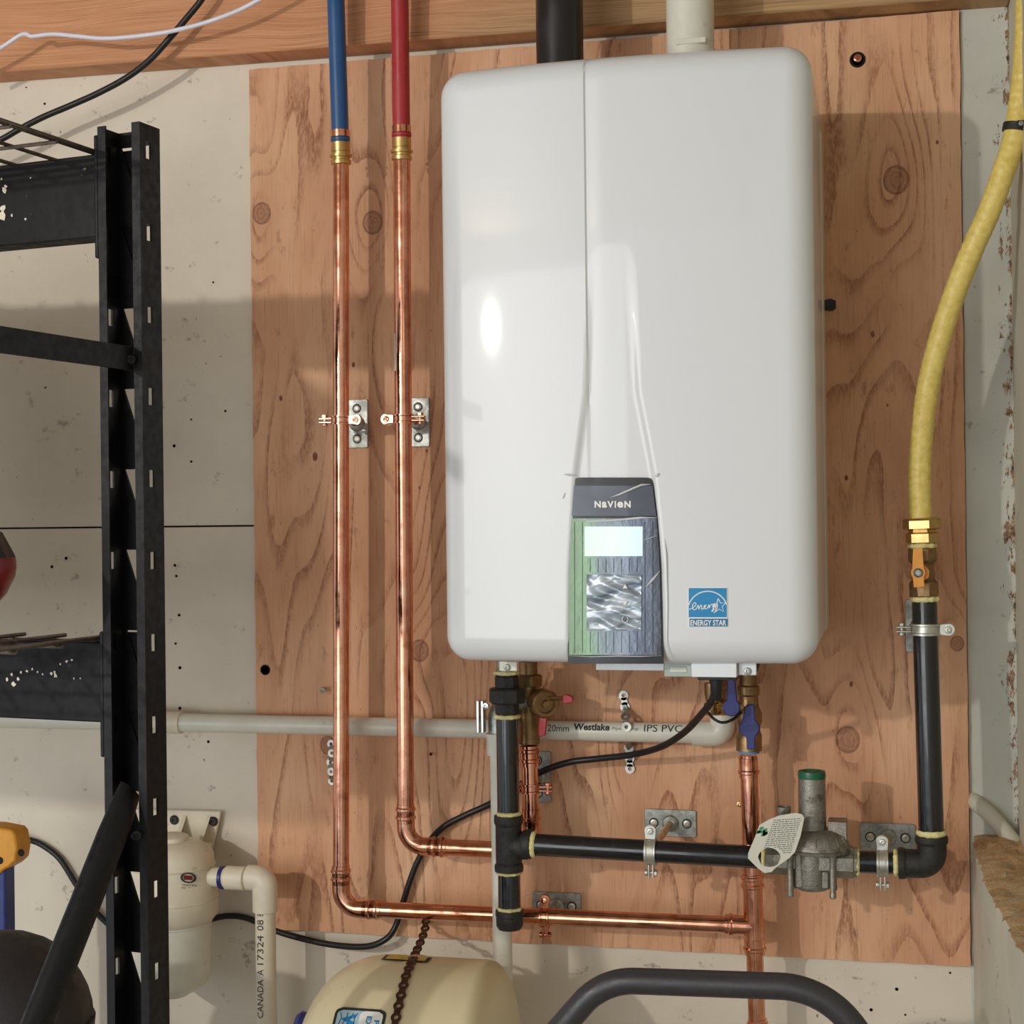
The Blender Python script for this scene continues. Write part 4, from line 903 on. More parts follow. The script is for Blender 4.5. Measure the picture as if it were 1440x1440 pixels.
# perforated straps
def pstrap(name, label, centers, normal, mat, wr=.0062, hr=.0024, cat='strap', th=.0012, seg=14):
    """row of ringed holes joined by narrow necks; centers are 3-D"""
    t = thing(name, label, cat, centers[0]); mb = MB()
    for i, c in enumerate(centers):
        n = normal[i] if isinstance(normal, list) else V(normal); nx_ = centers[min(i+1, len(centers)-1)]-centers[max(i-1, 0)]; ex = (nx_-n*nx_.dot(n)).normalized(); ey = n.cross(ex)
        vs = []; fs = []
        for off in (0, th):
            for r_ in (wr, hr):
                for q in range(seg): a_ = 2*pi*q/seg; vs.append(c+n*off+ex*math.cos(a_)*r_+ey*math.sin(a_)*r_)
        for q in range(seg):
            p_ = (q+1) % seg; fs += [(q, p_, seg+p_, seg+q), (2*seg+q, 3*seg+q, 3*seg+p_, 2*seg+p_), (q, 2*seg+q, 2*seg+p_, p_), (seg+q, seg+p_, 3*seg+p_, 3*seg+q)]
        mb.add(vs, fs)
        if i < len(centers)-1:
            d = centers[i+1]-c; L_ = d.length; d.normalize(); s_ = n.cross(d).normalized()
            if L_ > 1.5*hr:
                a_ = c+d*hr*1.05; b_ = centers[i+1]-d*hr*1.05; w_ = wr*.62
                mb.add([a_+s_*w_, a_-s_*w_, b_-s_*w_, b_+s_*w_]+[q+n*th for q in (a_+s_*w_, a_-s_*w_, b_-s_*w_, b_+s_*w_)], [(0, 3, 2, 1), (4, 5, 6, 7), (0, 1, 5, 4), (2, 3, 7, 6), (1, 2, 6, 5), (3, 0, 4, 7)])
    mb.build('strap_band', mat, t, smooth=30); return t
P = CD+RP+.0014
t = pstrap('pipe_strap', 'silver perforated strap over the horizontal white pipe right of its lettering',
       [at(877, 978, .002), at(879, 994, .002), at(880, 1008, P*.72), at(881, 1022, P), at(882, 1037, P*.72), at(884.5, 1052, .003), at(885.5, 1066, .002), at(886, 1081, .002)],
       [V((0, -1, 0)), V((0, -1, 0)), V((0, -.7, .7)), V((0, -1, 0)), V((0, -.7, -.7)), V((0, -1, 0)), V((0, -1, 0)), V((0, -1, 0))], STRAP, .0066, .0026)
mb = MB(); screw(mb, at(879, 994, .004), .0034); mb.build('strap_screw', STEEL, t); mb = MB(); screw(mb, at(885.5, 1066, .004), .0034); mb.build('strap_screw', STEEL, t)
pstrap('pipe_strap', 'dark perforated strap under the white pipe beside the left copper riser',
       [at(466+q, 1046+13*i, .004+.006*(i % 2)) for i, q in enumerate((0, 1, -1, 0, 1))], (0, -1, 0), STRAP, .0058, .0023)

# ================================================================== HEATER VALVES
kb = mm(1, T(745, 1000, D))
t = thing('hot_valve', 'brass hot-water isolation valve with red levers below the heater', 'valve', at(744, 1045, D))
hx_ = F2.x; zz = lambda py: T(745, py, D).z
mb = MB(); mb.lathe((hx_, -D, zz(1046)), Zd, [(14*kb, 0), (15.5*kb, 1*kb), (15.5*kb, 30*kb), (17*kb, 34*kb), (17*kb, 46*kb), (14*kb, 52*kb), (16*kb, 64*kb), (17*kb, 66*kb), (17*kb, 88*kb), (13*kb, 92*kb), (13*kb, 115*kb)], 28); mb.build('body', OLDBRASS, t)
MB().lathe((hx_, -D, zz(965)), Zd, [(18*kb, 0), (20*kb, 1*kb), (20*kb, 15*kb), (17*kb, 17*kb)], 6).build('union_nut', OLDBRASS, t, smooth=20)
sd = (at(777, 990, D+.03)-V((hx_, -D, zz(985)))).normalized(); sp_ = V((hx_, -D, zz(985)))
MB().lathe(sp_, sd, [(12*kb, 0), (12*kb, 18*kb), (15*kb, 20*kb), (15*kb, 30*kb), (10*kb, 31*kb)], 24).build('drain_port', OLDBRASS, t)
cpn = sp_+sd*(31*kb)
prof = []
mb = MB(); mb.lathe(cpn, (.55, -.83, -.1), [(14*kb, -6*kb), (19*kb, -5*kb), (20*kb, 0), (20*kb, 12*kb), (18*kb, 14*kb), (13*kb, 14*kb), (12*kb, 10*kb), (6*kb, 10*kb), (5*kb, 15*kb), (0, 15*kb)], 18); mb.build('drain_cap', OLDBRASS, t, smooth=15)
MB().tube([sp_+sd*(20*kb)+V((.004, .0, .004)), at(801, 982, D+.042)], 3*kb, 10).build('lever_stem', OLDBRASS, t)
pplate('lever', [(793, 977), (797, 975.5), (805, 978), (808, 982), (806, 987), (797, 989), (793, 988)], D+.045, .008, REDP, t, .001)
pplate('lever', [(760, 1007), (769, 1005), (770, 1012), (768, 1033), (759, 1036), (758, 1020)], D+.02, .006, REDP, t, .001)
# cold valve
t = thing('cold_valve', 'brass cold-water valve with navy blue levers under the heater right side', 'valve', at(1053, 1058, D))
cvx = T(1053, 1020, D).x
mb = MB(); mb.lathe((cvx, -D, T(1053, 1056, D).z), Zd, [(14*kb, 0), (17.5*kb, 1*kb), (17.5*kb, 22*kb), (15.5*kb, 27*kb), (16*kb, 36*kb), (18*kb, 40*kb), (18*kb, 52*kb), (14*kb, 60*kb), (13*kb, 75*kb), (15*kb, 77*kb), (15*kb, 88*kb), (12*kb, 90*kb), (12*kb, 120*kb)], 28); mb.build('body', OLDBRASS, t)
MB().lathe((cvx, -D, T(1053, 1059, D).z), Zd, [(13.5*kb, 0), (14.5*kb, .001), (13.5*kb, .004)], 24).build('solder_tape', TAPE, t)
ld = D+.024
MB().tube([V((T(1054, 1023, ld).x, -D, T(1054, 1023, ld).z)), at(1054, 1023, ld)], 8*kb, 16).build('stem', OLDBRASS, t)
lev = [(1049, 991), (1061, 990), (1062, 1011)]+[(1054+14.5*math.cos(q), 1023+13.5*math.sin(q)) for q in (-.8, -.4, 0, .4, .8)]+[(1062, 1037), (1062, 1053), (1051, 1053), (1050, 1036)]+[(1054-14.5*math.cos(q), 1023+13.5*math.sin(q)) for q in (.8, .4, 0, -.4, -.8)]
pplate('lever', lev, ld+.005, .006, BLUEP, t, .001)
MB().lathe(at(1056.5, 1023, ld+.0055), (0, -1, 0), [(7*kb, 0), (7*kb, .003), (4*kb, .0035), (3.5*kb, .002), (0, .002)], 20).build('lever_nut', STEEL, t)
mb = MB()
text('LF', PALEBLUE, t, lambda u, v: at(1058-6*(1-v)+3, 1008-8*u, ld+.0056), name='lever_print')
text('o', PALEBLUE, t, lambda u, v: at(1053.5+4*u, 1042-4*v, ld+.0056), name='lever_print')
# side drain valve
b0 = at(1030, 996, D+.01); b1 = at(1002, 992, D+.03)
MB().tube([V((cvx, -D, b0.z)), b0], 9*kb, 16).build('drain_branch', BRASS, t)
MB().lathe(b0, (b1-b0).normalized(), [(9*kb, 0), (9*kb, 12*kb), (12*kb, 14*kb), (12*kb, 22*kb), (9*kb, 23*kb), (9*kb, 30*kb)], 20).build('drain_port', BRASS, t)
MB().lathe(at(1000, 975, D+.03), (0, 0, -1), [(9*kb, -14*kb), (9*kb, 0), (7*kb, 12*kb), (10*kb, 14*kb), (10*kb, 28*kb), (8*kb, 29*kb)], 16).build('drain_body', OLDBRASS, t)
lev = [(1024, 955), (1034, 954), (1037, 984)]+[(1029+12.5*math.cos(q), 994+12.5*math.sin(q)) for q in [-.8+i*.4 for i in range(12)]]+[(1023, 984)]
pplate('lever', lev, D+.05, .007, BLUEP, t, .001); MB().lathe(at(1029.5, 994, D+.0505), (0, -1, 0), [(4.2*kb, 0), (4.2*kb, .002), (2*kb, .0025), (0, .001)], 16).build('lever_nut', STEEL, t)
MB().tube([at(1029, 994, D+.045), V((at(1029, 994, D).x, -D-.005, b0.z))], 5*kb, 12).build('stem', BRASS, t)
MB().tube(spline([at(994, 1000, D+.05), at(1004, 1011, D+.06), at(1016, 1016, D+.06), at(1030, 1012, D+.055), at(1042, 1002, D+.04)], 8), .0018, 8).build('cap_tether', CORD, t)

# ================================================================== CORDS
def cord(name, label, pts, r, mat, cat='cable'):
    t = thing(name, label, cat, at(*pts[0])); MB().tube(spline([at(*q) for q in pts], 10), r, 14).build('cord', mat, t); return t
PD = .012+.0045
tt_ = cord('power_cord', 'black power cord looping from the heater underside down across the board and wall',
     [(1007, 952, .28), (1006, 966, .27), (1001, 985, .24), (985, 1006, .20), (962, 1030, .15), (930, 1050, .10), (890, 1061, .06), (840, 1067, .04), (800, 1072, .035), (760, 1086, .03), (722, 1110, .018), (690, 1130, .012), (655, 1146, .012), (625, 1162, .012), (604, 1183, .012), (588, 1210, .012), (576, 1240, .012), (566, 1272, .012), (556, 1303, .014), (542, 1321, .02), (515, 1331, .02), (470, 1329, .012), (425, 1320, .004), (388, 1309, .0), (350, 1292, -.004), (325, 1288, -.004), (299, 1292, .0), (240, 1310, -.004), (180, 1315, -.004), (140, 1288, -.004), (110, 1248, -.004), (85, 1209, -.004), (62, 1190, -.003), (44, 1182, .0), (20, 1178, .01), (-30, 1178, .02)], .0043, CORD)
a = at(1007, 945, .28); MB().lathe(V((a.x, a.y, a.z+.004)), (0, 0, -1), [(.0085, 0), (.0085, .012), (.007, .018), (.0062, .034), (.0045, .036)], 16).build('strain_relief', CORD, tt_)
cord('ceiling_cord', 'black cable crossing diagonally over the timber header at top left',
     [(300, -30, .07), (283, 0, .07), (262, 26, .07), (240, 52, .07), (212, 83, .065), (180, 108, .06), (140, 130, .06), (100, 148, .06), (60, 165, .06), (25, 183, .06), (0, 197, .06), (-60, 225, .06)], .0044, CORD)
cord('white_cord', 'thin white cable wandering across the timber header at top left',
     [(400, -20, .09), (364, 0, .09), (330, 17, .09), (285, 33, .09), (240, 44, .09), (200, 50, .09), (150, 54, .09), (110, 51, .09), (75, 48, .09), (45, 51, .09), (39, 48, .09), (28, 50, .09), (0, 68, .09), (-60, 100, .09)], .0031, WCORD)
# painted conduit stub on the right wall corner
t = thing('painted_conduit', 'thick off-white painted conduit slanting into the lower right corner', 'pipe', at(1375, 1130, 0))
MB().tube(spline([at(1352, 1116, -.024), at(1366, 1124, -.010), at(1388, 1142, .004), at(1412, 1168, .010), at(1435, 1200, .02), at(1450, 1245, .03), at(1458, 1290, .035)], 8), [.0105+.0006*mn.noise(V((i*.3, 0, 0))) for i in range(49)], 18).build('conduit', WALLR, t)

# ================================================================== EXPANSION TANK
TR = .140; TD = .250
q = T(560, 1342, TD-TR*math.sin(.277)); tcz = q.z-TR*math.cos(.277)
xa = T(522, 1380, TD+.05).x; xb = T(662, 1380, TD+.05).x; xr1 = T(698, 1400, TD+.05).x
prof = [(0, -.105)]+[(TR*math.sin(pi/2*i/14)**.8, -.105*math.cos(pi/2*i/14)) for i in range(1, 15)]
ln = xb-xa
prof += [(TR, ln*.2), (TR+.0012, ln*.24), (TR+.0012, ln*.30), (TR, ln*.34), (TR, ln)]+[(TR*math.cos(pi/2*i/12)**.6, ln+(xr1-xb)*math.sin(pi/2*i/12)) for i in range(1, 12)]+[(0, ln+xr1-xb)]
t = thing('expansion_tank', 'cream steel expansion tank lying on its side at the bottom of the frame', 'tank', ((xa+xb)/2, -TD, tcz-TR))
MB().lathe((xa, -TD, tcz), (1, 0, 0), prof, 72).build('shell', CREAM, t, smooth=50)
def cyl(px, py, off=0):                       # ray meets the tank cylinder
    v = ray(px, py); oy, oz = CP.y+TD, CP.z-tcz; R_ = TR+.0012+off
    A_ = v.y**2+v.z**2; B_ = 2*(oy*v.y+oz*v.z); C_ = oy*oy+oz*oz-R_*R_; ds = B_*B_-4*A_*C_
    s_ = (-B_-math.sqrt(ds))/(2*A_) if ds > 0 else -B_/(2*A_)
    return CP+v*s_
def tankpatch(px0, px1, ang0, ang1, off, mat, name, nx=10, na=10, round_=0):
    x0 = cyl(px0, 1430).x; x1 = cyl(px1, 1430).x; vs = []; fs = []
    for j in range(na+1):
        a_ = ang0+(ang1-ang0)*j/na; e = 0
        if round_:
            s_ = min(j, na-j)/na*(abs(ang1-ang0)*TR); e = round_-math.sqrt(max(0, round_**2-(round_-min(s_, round_))**2))
        for i in range(nx+1):
            vs.append((x0+e+(x1-x0-2*e)*i/nx, -TD-(TR+off)*math.sin(a_), tcz+(TR+off)*math.cos(a_)))
    for j in range(na):
        for i in range(nx): a = j*(nx+1)+i; fs.append((a, a+1, a+nx+2, a+nx+1))
    return MB().add(vs, fs).build(name, mat, t, smooth=60)
def ang(py, px=505): p = cyl(px, py); return math.atan2(-(p.y+TD), p.z-tcz)
a0 = ang(1418); 
tankpatch(470, 543, a0, a0+.62, .0018, INK, 'label_border', 8, 30, .008)
tankpatch(474, 539, a0+.026, a0+.59, .0022, PALEBLUE, 'label_sheet', 8, 30, .006)
tankpatch(506, 539, a0+.026, a0+.59, .0024, WHITEINK, 'label_sheet', 8, 30, .006)
def tanktext(s, px0, px1, aa, ab, mat, off=.0027, bold=.03):
    x0 = cyl(px0, 1430).x; x1 = cyl(px1, 1430).x
    text(s, mat, t, lambda u, v: V((x0+(x1-x0)*v, -TD-(TR+off)*math.sin(aa+(ab-aa)*u), tcz+(TR+off)*math.cos(aa+(ab-aa)*u))), name='label_lettering', bold=bold, cu=24)
tanktext('POTABLE', 528, 535.5, a0+.10, a0+.10+.36, BLUEINK); tanktext('EXPANSION', 516.5, 524, a0+.07, a0+.07+.46, BLUEINK)
tanktext('W', 482, 500, a0+.06, a0+.06+.16, BLUEINK, bold=.06)
x0 = cyl(476, 1430).x; mb = MB()
for kx, px in enumerate((478, 486, 494, 502)):
    pts = [V((cyl(px+3*math.sin(i*1.3+kx), 1430).x, -TD-(TR+.0026)*math.sin(a0+.05+i*.045), tcz+(TR+.0026)*math.cos(a0+.05+i*.045))) for i in range(11)]
    mb.tube(pts, .0004, 5)
mb.build('label_linework', INK, t)
ay = ang(1344.5, 540); ay2 = ang(1350, 540)
tankpatch(502, 571, ay-.05, ay2, .0014, INK, 'warning_border', 8, 8); tankpatch(507, 566, ay-.045, ay2-.02, .0020, YELLAB, 'warning_label', 8, 8)
# strap from the board over the tank
cs = [at(599, 1296+0, .006), at(598, 1306, .030), at(595, 1316, .07), at(591, 1326, .115), at(587, 1335, .16), at(584, 1342, .20)]; ns = [V((0, -.5, .86)).normalized()]*6
for px, py in ((581, 1348), (578, 1355), (575, 1362), (571, 1373), (567.5, 1386), (564, 1400), (560.5, 1415), (557, 1431), (554, 1448), (551, 1467)):
    p = cyl(px, py, .0012); cs.append(p); ns.append(V((0, p.y+TD, p.z-tcz)).normalized())
p = cs[-1]; a0_ = math.atan2(-(p.y+TD), p.z-tcz); st_ = .0155/TR; xs = p.x
for i in range(1, 13):
    a_ = a0_+st_*i; xs -= .0012; n_ = V((0, -math.sin(a_), math.cos(a_))); cs.append(V((xs, -TD, tcz))+n_*(TR+.0024)); ns.append(n_)
pstrap('tank_strap', 'brown perforated metal strap hanging down over the cream tank', cs, ns, DSTRAP, .0062, .0027)
p = T(428, 1452, .20); o = MB().lathe(T(432, 1454, .24), (-1, -.2, .3), [(.024, 0), (.025, .002), (.025, .014), (.019, .019), (0, .020)], 28).build('valve_cap', BLUEP, t); o['label'] = 'dark blue valve cap'

# ================================================================== WATER FILTER
FD = .085; fc = at(240, 1230, FD); kf = mm(1, fc); fz = lambda py: T(245, py, FD).z
t = thing('water_filter', 'white plastic water filter housing on a wall bracket behind the black rack post', 'water filter', (fc.x, -FD, fz(1397)))
mb = MB(); mb.lathe((fc.x, -FD, fz(1192)), Zd, [(0, 12*kf), (20*kf, 12*kf), (40*kf, 8*kf), (54*kf, 0), (60*kf, -10*kf), (61*kf, -24*kf), (62*kf, -44*kf), (65*kf, -48*kf), (66*kf, -92*kf), (58*kf, -102*kf)], 56); mb.build('head', PVCC, t)
mb = MB(); mb.lathe((fc.x, -FD, fz(1291)), (0, 0, -1), [(58*kf, -4*kf), (57*kf, 0), (57*kf, 6*kf), (55.5*kf, 7*kf), (55*kf, 72*kf), (51*kf, 90*kf), (22*kf, 108*kf), (0, 109*kf)], 56); mb.build('bowl', PVC, t)
for py in (1216, 1262): MB().lathe((fc.x, -FD, fz(py)), Zd, [(61.5*kf if py < 1240 else 65.5*kf, -1*kf), (62.6*kf if py < 1240 else 66.6*kf, 0), (61.5*kf if py < 1240 else 65.5*kf, 1*kf)], 56).build('seam_ring', PVCC, t)
br = [(170, 1137), (312, 1140), (310, 1152), (296, 1212), (184, 1212), (172, 1152)]
pplate('bracket', br, -.004, .004, PVCC, t, .002)
for a_, b_ in ((238, 262), (272, 298)):
    mb = MB(); q0, q1 = at(a_+22, 1146, .0), at(a_, 1212, FD-.03); w_ = .003
    q2 = at(a_, 1212, .0)
    mb.add([q0-V((w_, 0, 0)), q1-V((w_, 0, 0)), q2-V((w_, 0, 0)), q0+V((w_, 0, 0)), q1+V((w_, 0, 0)), q2+V((w_, 0, 0))], [(0, 1, 2), (3, 5, 4), (0, 3, 4, 1), (1, 4, 5, 2), (2, 5, 3, 0)]); mb.build('bracket_rib', PVCC, t)
pplate('bracket_shelf', [(236, 1186), (300, 1184), (296, 1212), (236, 1212)], .03, .03, PVCC, t, .003)
for px, py in ((245, 1153), (300, 1155)):
    mb = MB(); mb.lathe(at(px, py, .001), (0, -1, 0), [(7*kf, 0), (7*kf, .001), (5*kf, .003), (2*kf, .003), (2*kf, .001), (0, .001)], 16); mb.build('bracket_screw', IRON, t)
MB().lathe((fc.x, -FD, fz(1190)), Zd, [(26*kf, 0), (26*kf, 14*kf), (22*kf, 16*kf), (0, 16*kf)], 28).build('vent_cap', PVCC, t)
def filt(px, pyc, hp, wp):
    def fn(u, v):
        q0 = at(px, pyc, FD+.05); s_ = T(px+wp*(u-.5), pyc, FD+.06).x-fc.x; s_ = max(-.0615, min(.0615, s_)); rr = 62*kf+.0009
        return V((s_, 0, 0)) if False else V((fc.x+s_, -FD-math.sqrt(max(1e-6, rr*rr-s_*s_)), T(px, pyc-hp*(v-.5), FD+math.sqrt(max(1e-6, rr*rr-s_*s_))).z))
    return fn
text('O', INK, t, filt(256, 1234, 15, 15), name='label_print'); text('III', MAROON, t, filt(256, 1234, 6, 8), name='label_print', bold=.12)
text('WATER', FADED, t, filt(257, 1244.5, 3, 14), name='label_print'); text('FILTER', FADED, t, filt(257, 1249, 3, 14), name='label_print'); text('MAX 90', FADED, t, filt(257, 1254, 3, 13), name='label_print')
# outlet pipework
k = mm(1, T(340, 1235, FD)); o0 = at(300, 1234, FD); oc = at(372.5, 1235, FD); ob = at(374, 1500, FD)
t = thing('filter_outlet_pipe', 'cream plastic outlet pipe with elbow and printed lettering right of the filter', 'pipe', oc)
MB().tube([o0-V((.03, 0, 0)), oc], 13.5*k, 32).build('pipe', PVCC, t)
MB().lathe(at(317, 1234, FD), (1, 0, 0), [(14*k, 0), (16.5*k, 2*k), (16.5*k, 30*k), (14*k, 32*k)], 32).build('adapter', PVCC, t)
MB().lathe(at(310, 1234, FD), (1, 0, 0), [(14*k, 0), (16*k, .0006), (16*k, 5*k), (14*k, 6*k)], 32).build('blue_seal', BLUEP, t)
MB().tube(arcpath([at(349, 1234, FD), oc, V((oc.x, -FD, T(373, 1281, FD).z))], 14*k, 10), 17.6*k, 32).build('elbow', PVCC, t)
MB().tube([oc, V((oc.x+.001, -FD, FL+.1))], 14.3*k, 36).build('pipe', PVCC, t)
def vtext(s, py0, py1, px0, px1):
    rr = 14.3*k+.0005
    def fn(u, v):
        py = py0+(py1-py0)*u; px = px1+(px0-px1)*v; s_ = T(px, py, FD+rr*.8).x-oc.x; s_ = max(-rr*.98, min(rr*.98, s_)); return V((oc.x+s_, -FD-math.sqrt(rr*rr-s_*s_), T(px, py, FD+rr*.8).z))
    text(s, INK, t, fn, name='pipe_print', cv=10)
vtext('CANADA', 1431, 1377, 362.2, 371.5); vtext('A', 1371, 1363, 362.2, 371.5); vtext('17324', 1356, 1315, 362.2, 371.5); vtext('08', 1308, 1293, 362.2, 371.5); vtext('8M', 1288, 1276+4, 362.2, 371.5)

# ================================================================== STORAGE RACK (turned about nine degrees to the wall)
RA = math.radians(-9); po = T(202, 715, .66); po = V((po.x, po.y, FL))
RXv = V((math.cos(RA), math.sin(RA), 0)); RYv = V((-math.sin(RA), math.cos(RA), 0))
RK = thing('storage_rack', 'black steel storage rack with slotted post in the left foreground', 'rack', po, rz=RA)
def L(x, y, z): return po+RXv*x+RYv*y+V((0, 0, z-FL))
def pz(py, px=200): return TP(px, py, po, RYv).z
kr = mm(1, T(200, 700, .66)); ztop = pz(170); zbot = FL; pitch = (pz(205)-pz(1377))/(10+.09)
pitch = (pz(205, 215)-pz(1372, 215))/10
PW, PDp, th = .0505, .034, .0022
def lbox(mb, x0, x1, y0, y1, z0, z1):
    vs = [L(a, b_, c) for c in (z0, z1) for b_ in (y0, y1) for a in (x0, x1)]
    return mb.add(vs, [(0, 1, 3, 2), (4, 6, 7, 5), (0, 4, 5, 1), (2, 3, 7, 6), (0, 2, 6, 4), (1, 5, 7, 3)])
def make_post(ox, oy, flip=1, slots=True):
    mb = MB(); X0, X1 = ox-PW, ox; fy = lambda y: oy+flip*y
    # lips
    lbox(mb, X0, X0+.0095, fy(0), fy(th), zbot, ztop); lbox(mb, X1-.0095, X1, fy(0), fy(th), zbot, ztop)
    zc0 = pz(205, 215)
    for xs in (X0, X1-th):                     # flanges with rectangular slots
        a, b_ = .0105, .0185
        lbox(mb, xs, xs+th, fy(th), fy(a), zbot, ztop); lbox(mb, xs, xs+th, fy(b_), fy(PDp), zbot, ztop)
        z = ztop; i = 0
        while True:
            zc_ = zc0-pitch*i
            if zc_ < zbot+.03: break
            lbox(mb, xs, xs+th, fy(a), fy(b_), zc_+.0085, z); z = zc_-.0085; i += 1
        lbox(mb, xs, xs+th, fy(a), fy(b_), zbot, z)
    # web with slanted cut-outs
    zw = pz(195, 175); i = 0; z = ztop; xa_, xb_ = X0+th, X1-th; y0, y1 = fy(PDp-th), fy(PDp)
    def slab(poly):
        n = len(poly); vs = [L(a, y0, c) for a, c in poly]+[L(a, y1, c) for a, c in poly]
        mb.add(vs, [tuple(range(n)), tuple(range(2*n-1, n-1, -1))]+[(q, (q+1) % n, (q+1) % n+n, q+n) for q in range(n)])
    hl, hr_, hh_ = X0+.0050, X1-.0060, .043; bl, br_ = X0+.0205, X0+.0265
    while zw-hh_ > zbot+.02:
        slab([(xa_, zw), (xb_, zw), (xb_, z), (xa_, z)])
        slab([(xa_, zw), (hl, zw), (bl, zw-hh_), (xa_, zw-hh_)]); slab([(hr_, zw), (xb_, zw), (xb_, zw-hh_), (br_, zw-hh_), (hr_, zw-.024)])
        z = zw-hh_; zw -= pitch
    slab([(xa_, zbot), (xb_, zbot), (xb_, z), (xa_, z)])
    return mb.build('post', RACK, RK, smooth=0)
make_post(0, 0); SPAN = 1.22
BT = .068
beams = [(pz(217, 118), pz(334, 118)), (pz(903, 122), pz(1016, 122))]
beams = [(beams[0][0], beams[0][1]), (beams[1][0]+.0, beams[1][1])]
for bi, (z1, z0) in enumerate(beams):
    for oy in (0,):
        mb = MB(); yb0 = oy+.004 if oy == 0 else oy+.0; lbox(mb, -PW-SPAN, -PW-.003, yb0, yb0+.028, z0, z1); mb.build('beam', RACKW, RK, smooth=0, bevel=.0015)
        mb = MB(); lbox(mb, -PW-.0045, -PW, oy-.001, oy+.036, z0-.034 if bi else z0-.022, z1+.011 if bi else z1+.018); mb.build('end_plate', RACK, RK, smooth=0, bevel=.002)
        mb = MB(); lbox(mb, -PW+.002, -.024, oy+PDp+.0005, oy+PDp+.0025, z0-.034, z1+.008); mb.build('bracket_tongue', RACK, RK, smooth=0)
# hanging dimples on the web
for py in (250, 925, 1040):
    mb = MB(); z = pz(py, 175); x = -.0175; mb.tube([L(x, PDp-.004, z+.008), L(x+.001, PDp-.006, z-.006)], .0032, 10); mb.build('bracket_hook', RACK, RK)
# horizontal and diagonal end braces
zb0 = pz(505, 185)
mb = MB(); lbox(mb, -.040, -.0375, -.56+.002, -.001, zb0-.0115, zb0+.0115) if False else lbox(mb, -.0135, -.0110, -.24, .001, zb0-.0115, zb0+.0125); lbox(mb, -.034, -.0135, -.24, -.001, zb0+.0105, zb0+.0125); mb.build('end_brace', RACK, RK, smooth=0, bevel=.0006)
mb = MB(); screw(mb, L(-.0100, -.004, zb0-.001), .0050, RXv*.6-RYv*.8); mb.build('brace_bolt', RACK, RK)
def endplane(px, py, x=-.020): return TP(px, py, L(x, 0, 0), RXv)
d0 = L(-.020, -.002, pz(1115, 180)); d1 = endplane(112, 1290); dd = (d1-d0).normalized(); dl = d0+dd*.42
dpts = dress([d0-dd*.004, d0+dd*.03, dl], .02)
vs = []; fs = []; seg = 20
nrm = RXv; sy = dd.cross(nrm).normalized(); N = 0
for i, p in enumerate(dpts):
    s_ = (p-d0).length; fl = max(0, 1-s_/.035); rx_ = .0135*(1-.7*fl); ry_ = .0168*(1+.05*fl)
    for q in range(seg): a_ = 2*pi*q/seg; vs.append(p+nrm*math.cos(a_)*rx_+sy*math.sin(a_)*ry_)
for j in range(len(dpts)-1):
    for q in range(seg): n = (q+1) % seg; fs.append((j*seg+q, j*seg+n, (j+1)*seg+n, (j+1)*seg+q))
fs += [tuple(range(seg)), tuple((len(dpts)-1)*seg+q for q in range(seg))]
MB().add(vs, fs).build('diagonal_brace', RACK, RK, smooth=50)
mb = MB(); screw(mb, L(-.0085, -.006, pz(1172, 187)), .0055, RXv*.5-RYv*.85); mb.build('brace_bolt', RACK, RK)
# chipped paint on the beams
def chips(spots, zr, nm='paint_chip'):
    mb = MB()
    for px, py, r in spots:
        p0_ = TP(px, py, L(0, .004-.0004, 0), RYv); n_ = random.randint(6, 9); rr = mm(r, p0_); mb.prism([(rr*random.uniform(.4, 1.2)*math.cos(2*pi*i/n_), rr*random.uniform(.4, 1.2)*math.sin(2*pi*i/n_)) for i in range(n_)], p0_, RXv, (0, 0, 1), .0003)
    o = mb.build(nm, PVCC, RK, smooth=0); o['kind'] = 'stuff'
chips([(4, 293, 9), (3, 303, 8), (6, 268, 5), (8, 262, 3), (17, 303, 2.5), (36, 308, 2), (43, 250, 1.8), (2, 252, 2)], 0)
chips([(20, 962, 4.5), (26, 955, 3), (10, 955, 3), (17, 948, 2.5), (30, 946, 2.5), (38, 944, 2), (46, 941, 2.4), (53, 945, 2), (60, 948, 2), (72, 947, 2.8), (78, 950, 4.2), (77, 945, 3), (85, 934, 2), (94, 930, 2.4), (101, 928, 2), (104, 954, 1.5), (113, 954, 1.3)], 1)
# wire decks
for bi, (z1, z0) in enumerate(beams):
    zt = z1+.004
    for x in [-.060, -.066]+[-.12-.052*i for i in range(18)]:
        MB().tube([L(x, .030, zt), L(x, -.26, zt)], .0021, 8).build('deck_wire', WIRE, RK)
    for i in range(5):
        y = .012-.066*i; MB().tube([L(-.057, y, zt-.004), L(-.057-1.0, y, zt-.004)], .0020, 8).build('deck_wire', WIRE, RK)

# unseen tote added on the lower deck, outside the frame, to shade the wall
tz = beams[1][0]+.0065
t = thing('added_shade_tote', 'added unseen grey lidded tote on the lower rack deck, shading the wall', 'tote', L(-.62, -.24, tz))
mb = MB(); lbox(mb, -.90, -.36, -.42, -.06, tz, tz+.395); mb.build('body', WIRE, t, bevel=.01)
mb = MB(); lbox(mb, -.915, -.345, -.435, -.045, tz+.395, tz+.42); mb.build('lid', DARKBAG, t, bevel=.006)
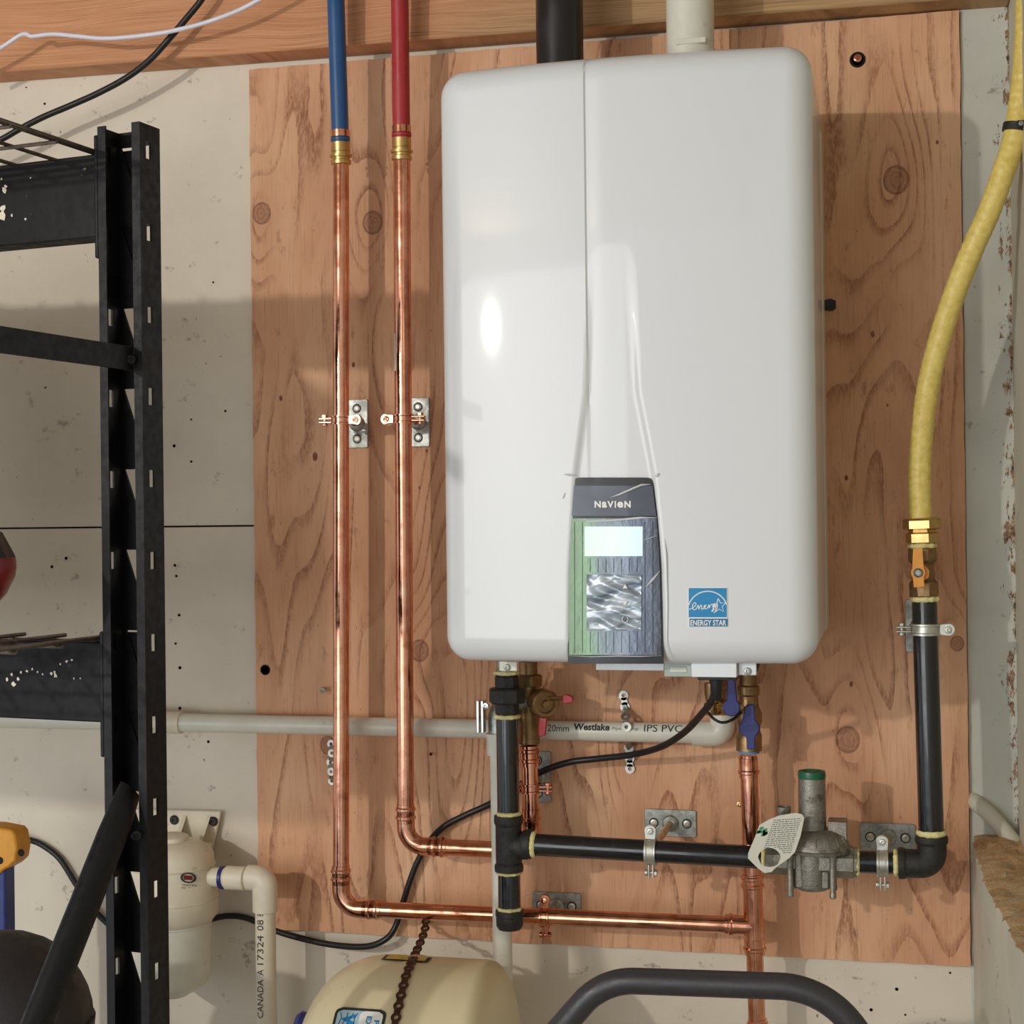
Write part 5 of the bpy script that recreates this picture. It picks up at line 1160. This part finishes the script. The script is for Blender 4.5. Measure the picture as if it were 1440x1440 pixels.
# ================================================================== FOREGROUND LEFT AND HANDLE
HDp = .50
hpts = [(752, 1466), (800, 1420), (845, 1384), (884, 1380.5), (1000, 1383.5), (1130, 1387), (1172, 1398), (1206, 1432), (1240, 1470)]
hw3 = [at(*q, HDp) for q in ((735, 1480), (848, 1378), (1160, 1389), (1262, 1500))]
t = thing('tube_handle', 'thick charcoal tubular steel handle arching at the bottom right', 'handle', V((hw3[1].x, -HDp, FL)))
hr = mm(18.5, at(1000, 1383, HDp))
a_, d_ = hw3[0], hw3[3]
path = arcpath([V((a_.x-.02, a_.y, FL)), V((a_.x-.0, a_.y, a_.z-.02)), hw3[1], hw3[2], V((d_.x, d_.y, d_.z-.02)), V((d_.x+.02, d_.y, FL))], [.06, .075, .085, .06], 14)
MB().tube(path, hr, 32).build('tube', HANDLE, t)
# red object on the lower deck, mostly outside the frame
zdk = beams[1][0]+.006; rc_ = TP(-75, 800, L(0, -.12, 0), RYv)
t = thing('red_canister', 'dark red and black rounded canister on the rack at the left edge', 'canister', V((rc_.x, rc_.y, zdk)))
kk = mm(1, rc_); R1 = 94*kk
MB().lathe((rc_.x, rc_.y, rc_.z), Zd, [(R1*.62, zdk-rc_.z), (R1*.66, zdk-rc_.z+.01), (R1*.70, -.036), (R1*.86, -.024), (R1*.98, -.008), (R1, .0), (R1*.99, .010)], 40).build('shell', MAROON, t)
MB().lathe((rc_.x, rc_.y, rc_.z), Zd, [(R1*.99, .010), (R1*.97, .013), (R1*.80, .034), (R1*.5, .042), (0, .044)], 10).build('lid', DARKBAG, t, smooth=20)
# dark domed item behind the diagonal brace
dc = at(2, 1437, .46); kk = mm(1, dc); R2 = 126*kk
t = thing('domed_bin', 'dark plastic domed bin behind the diagonal brace at bottom left', 'bin', V((dc.x, dc.y, FL)))
MB().lathe((dc.x, dc.y, FL), Zd, [(R2*.84, 0), (R2*.9, .01), (R2, dc.z-FL-.02), (R2*1.02, dc.z-FL)], 36).build('drum', DARKBAG, t)
MB().lathe(dc, Zd, [(R2*math.cos(q*pi/2/9)*1.0, R2*1.0*math.sin(q*pi/2/9)) for q in range(9)]+[(0, R2)], 14).build('lid', DARKBAG, t, smooth=32)
# yellow and blue ladder end
LDp = .24; e = at(0, 1160, LDp)
t = thing('ladder', 'blue ladder rail with yellow plastic end cap at the left edge', 'ladder', at(0, 1320, LDp))
poly = [(-60, 1160), (-20, 1154), (10, 1155), (36, 1160), (41, 1166), (44.5, 1186), (42, 1203), (33, 1211), (24, 1216), (14, 1226), (6, 1250), (0, 1262), (-60, 1300)]
pplate('end_cap', poly, LDp, .035, YELP, t, .003)
for px, py in ((30, 1199), (0, 1210)): 
    p = at(px, py, LDp+.035); MB().lathe(p+V((0, -.0004, 0)), (0, -1, 0), [(.0048, 0), (.0045, .0004), (0, .0002)], 16).build('cap_hole', DHOLE, t)
a = at(-60, 1205, LDp+.0); c = at(27.5, 1500, LDp); MB().box((a.x, -LDp-.004, FL), (c.x, -LDp+.0-.030, a.z)).build('rail', BLUER, t, bevel=.004)
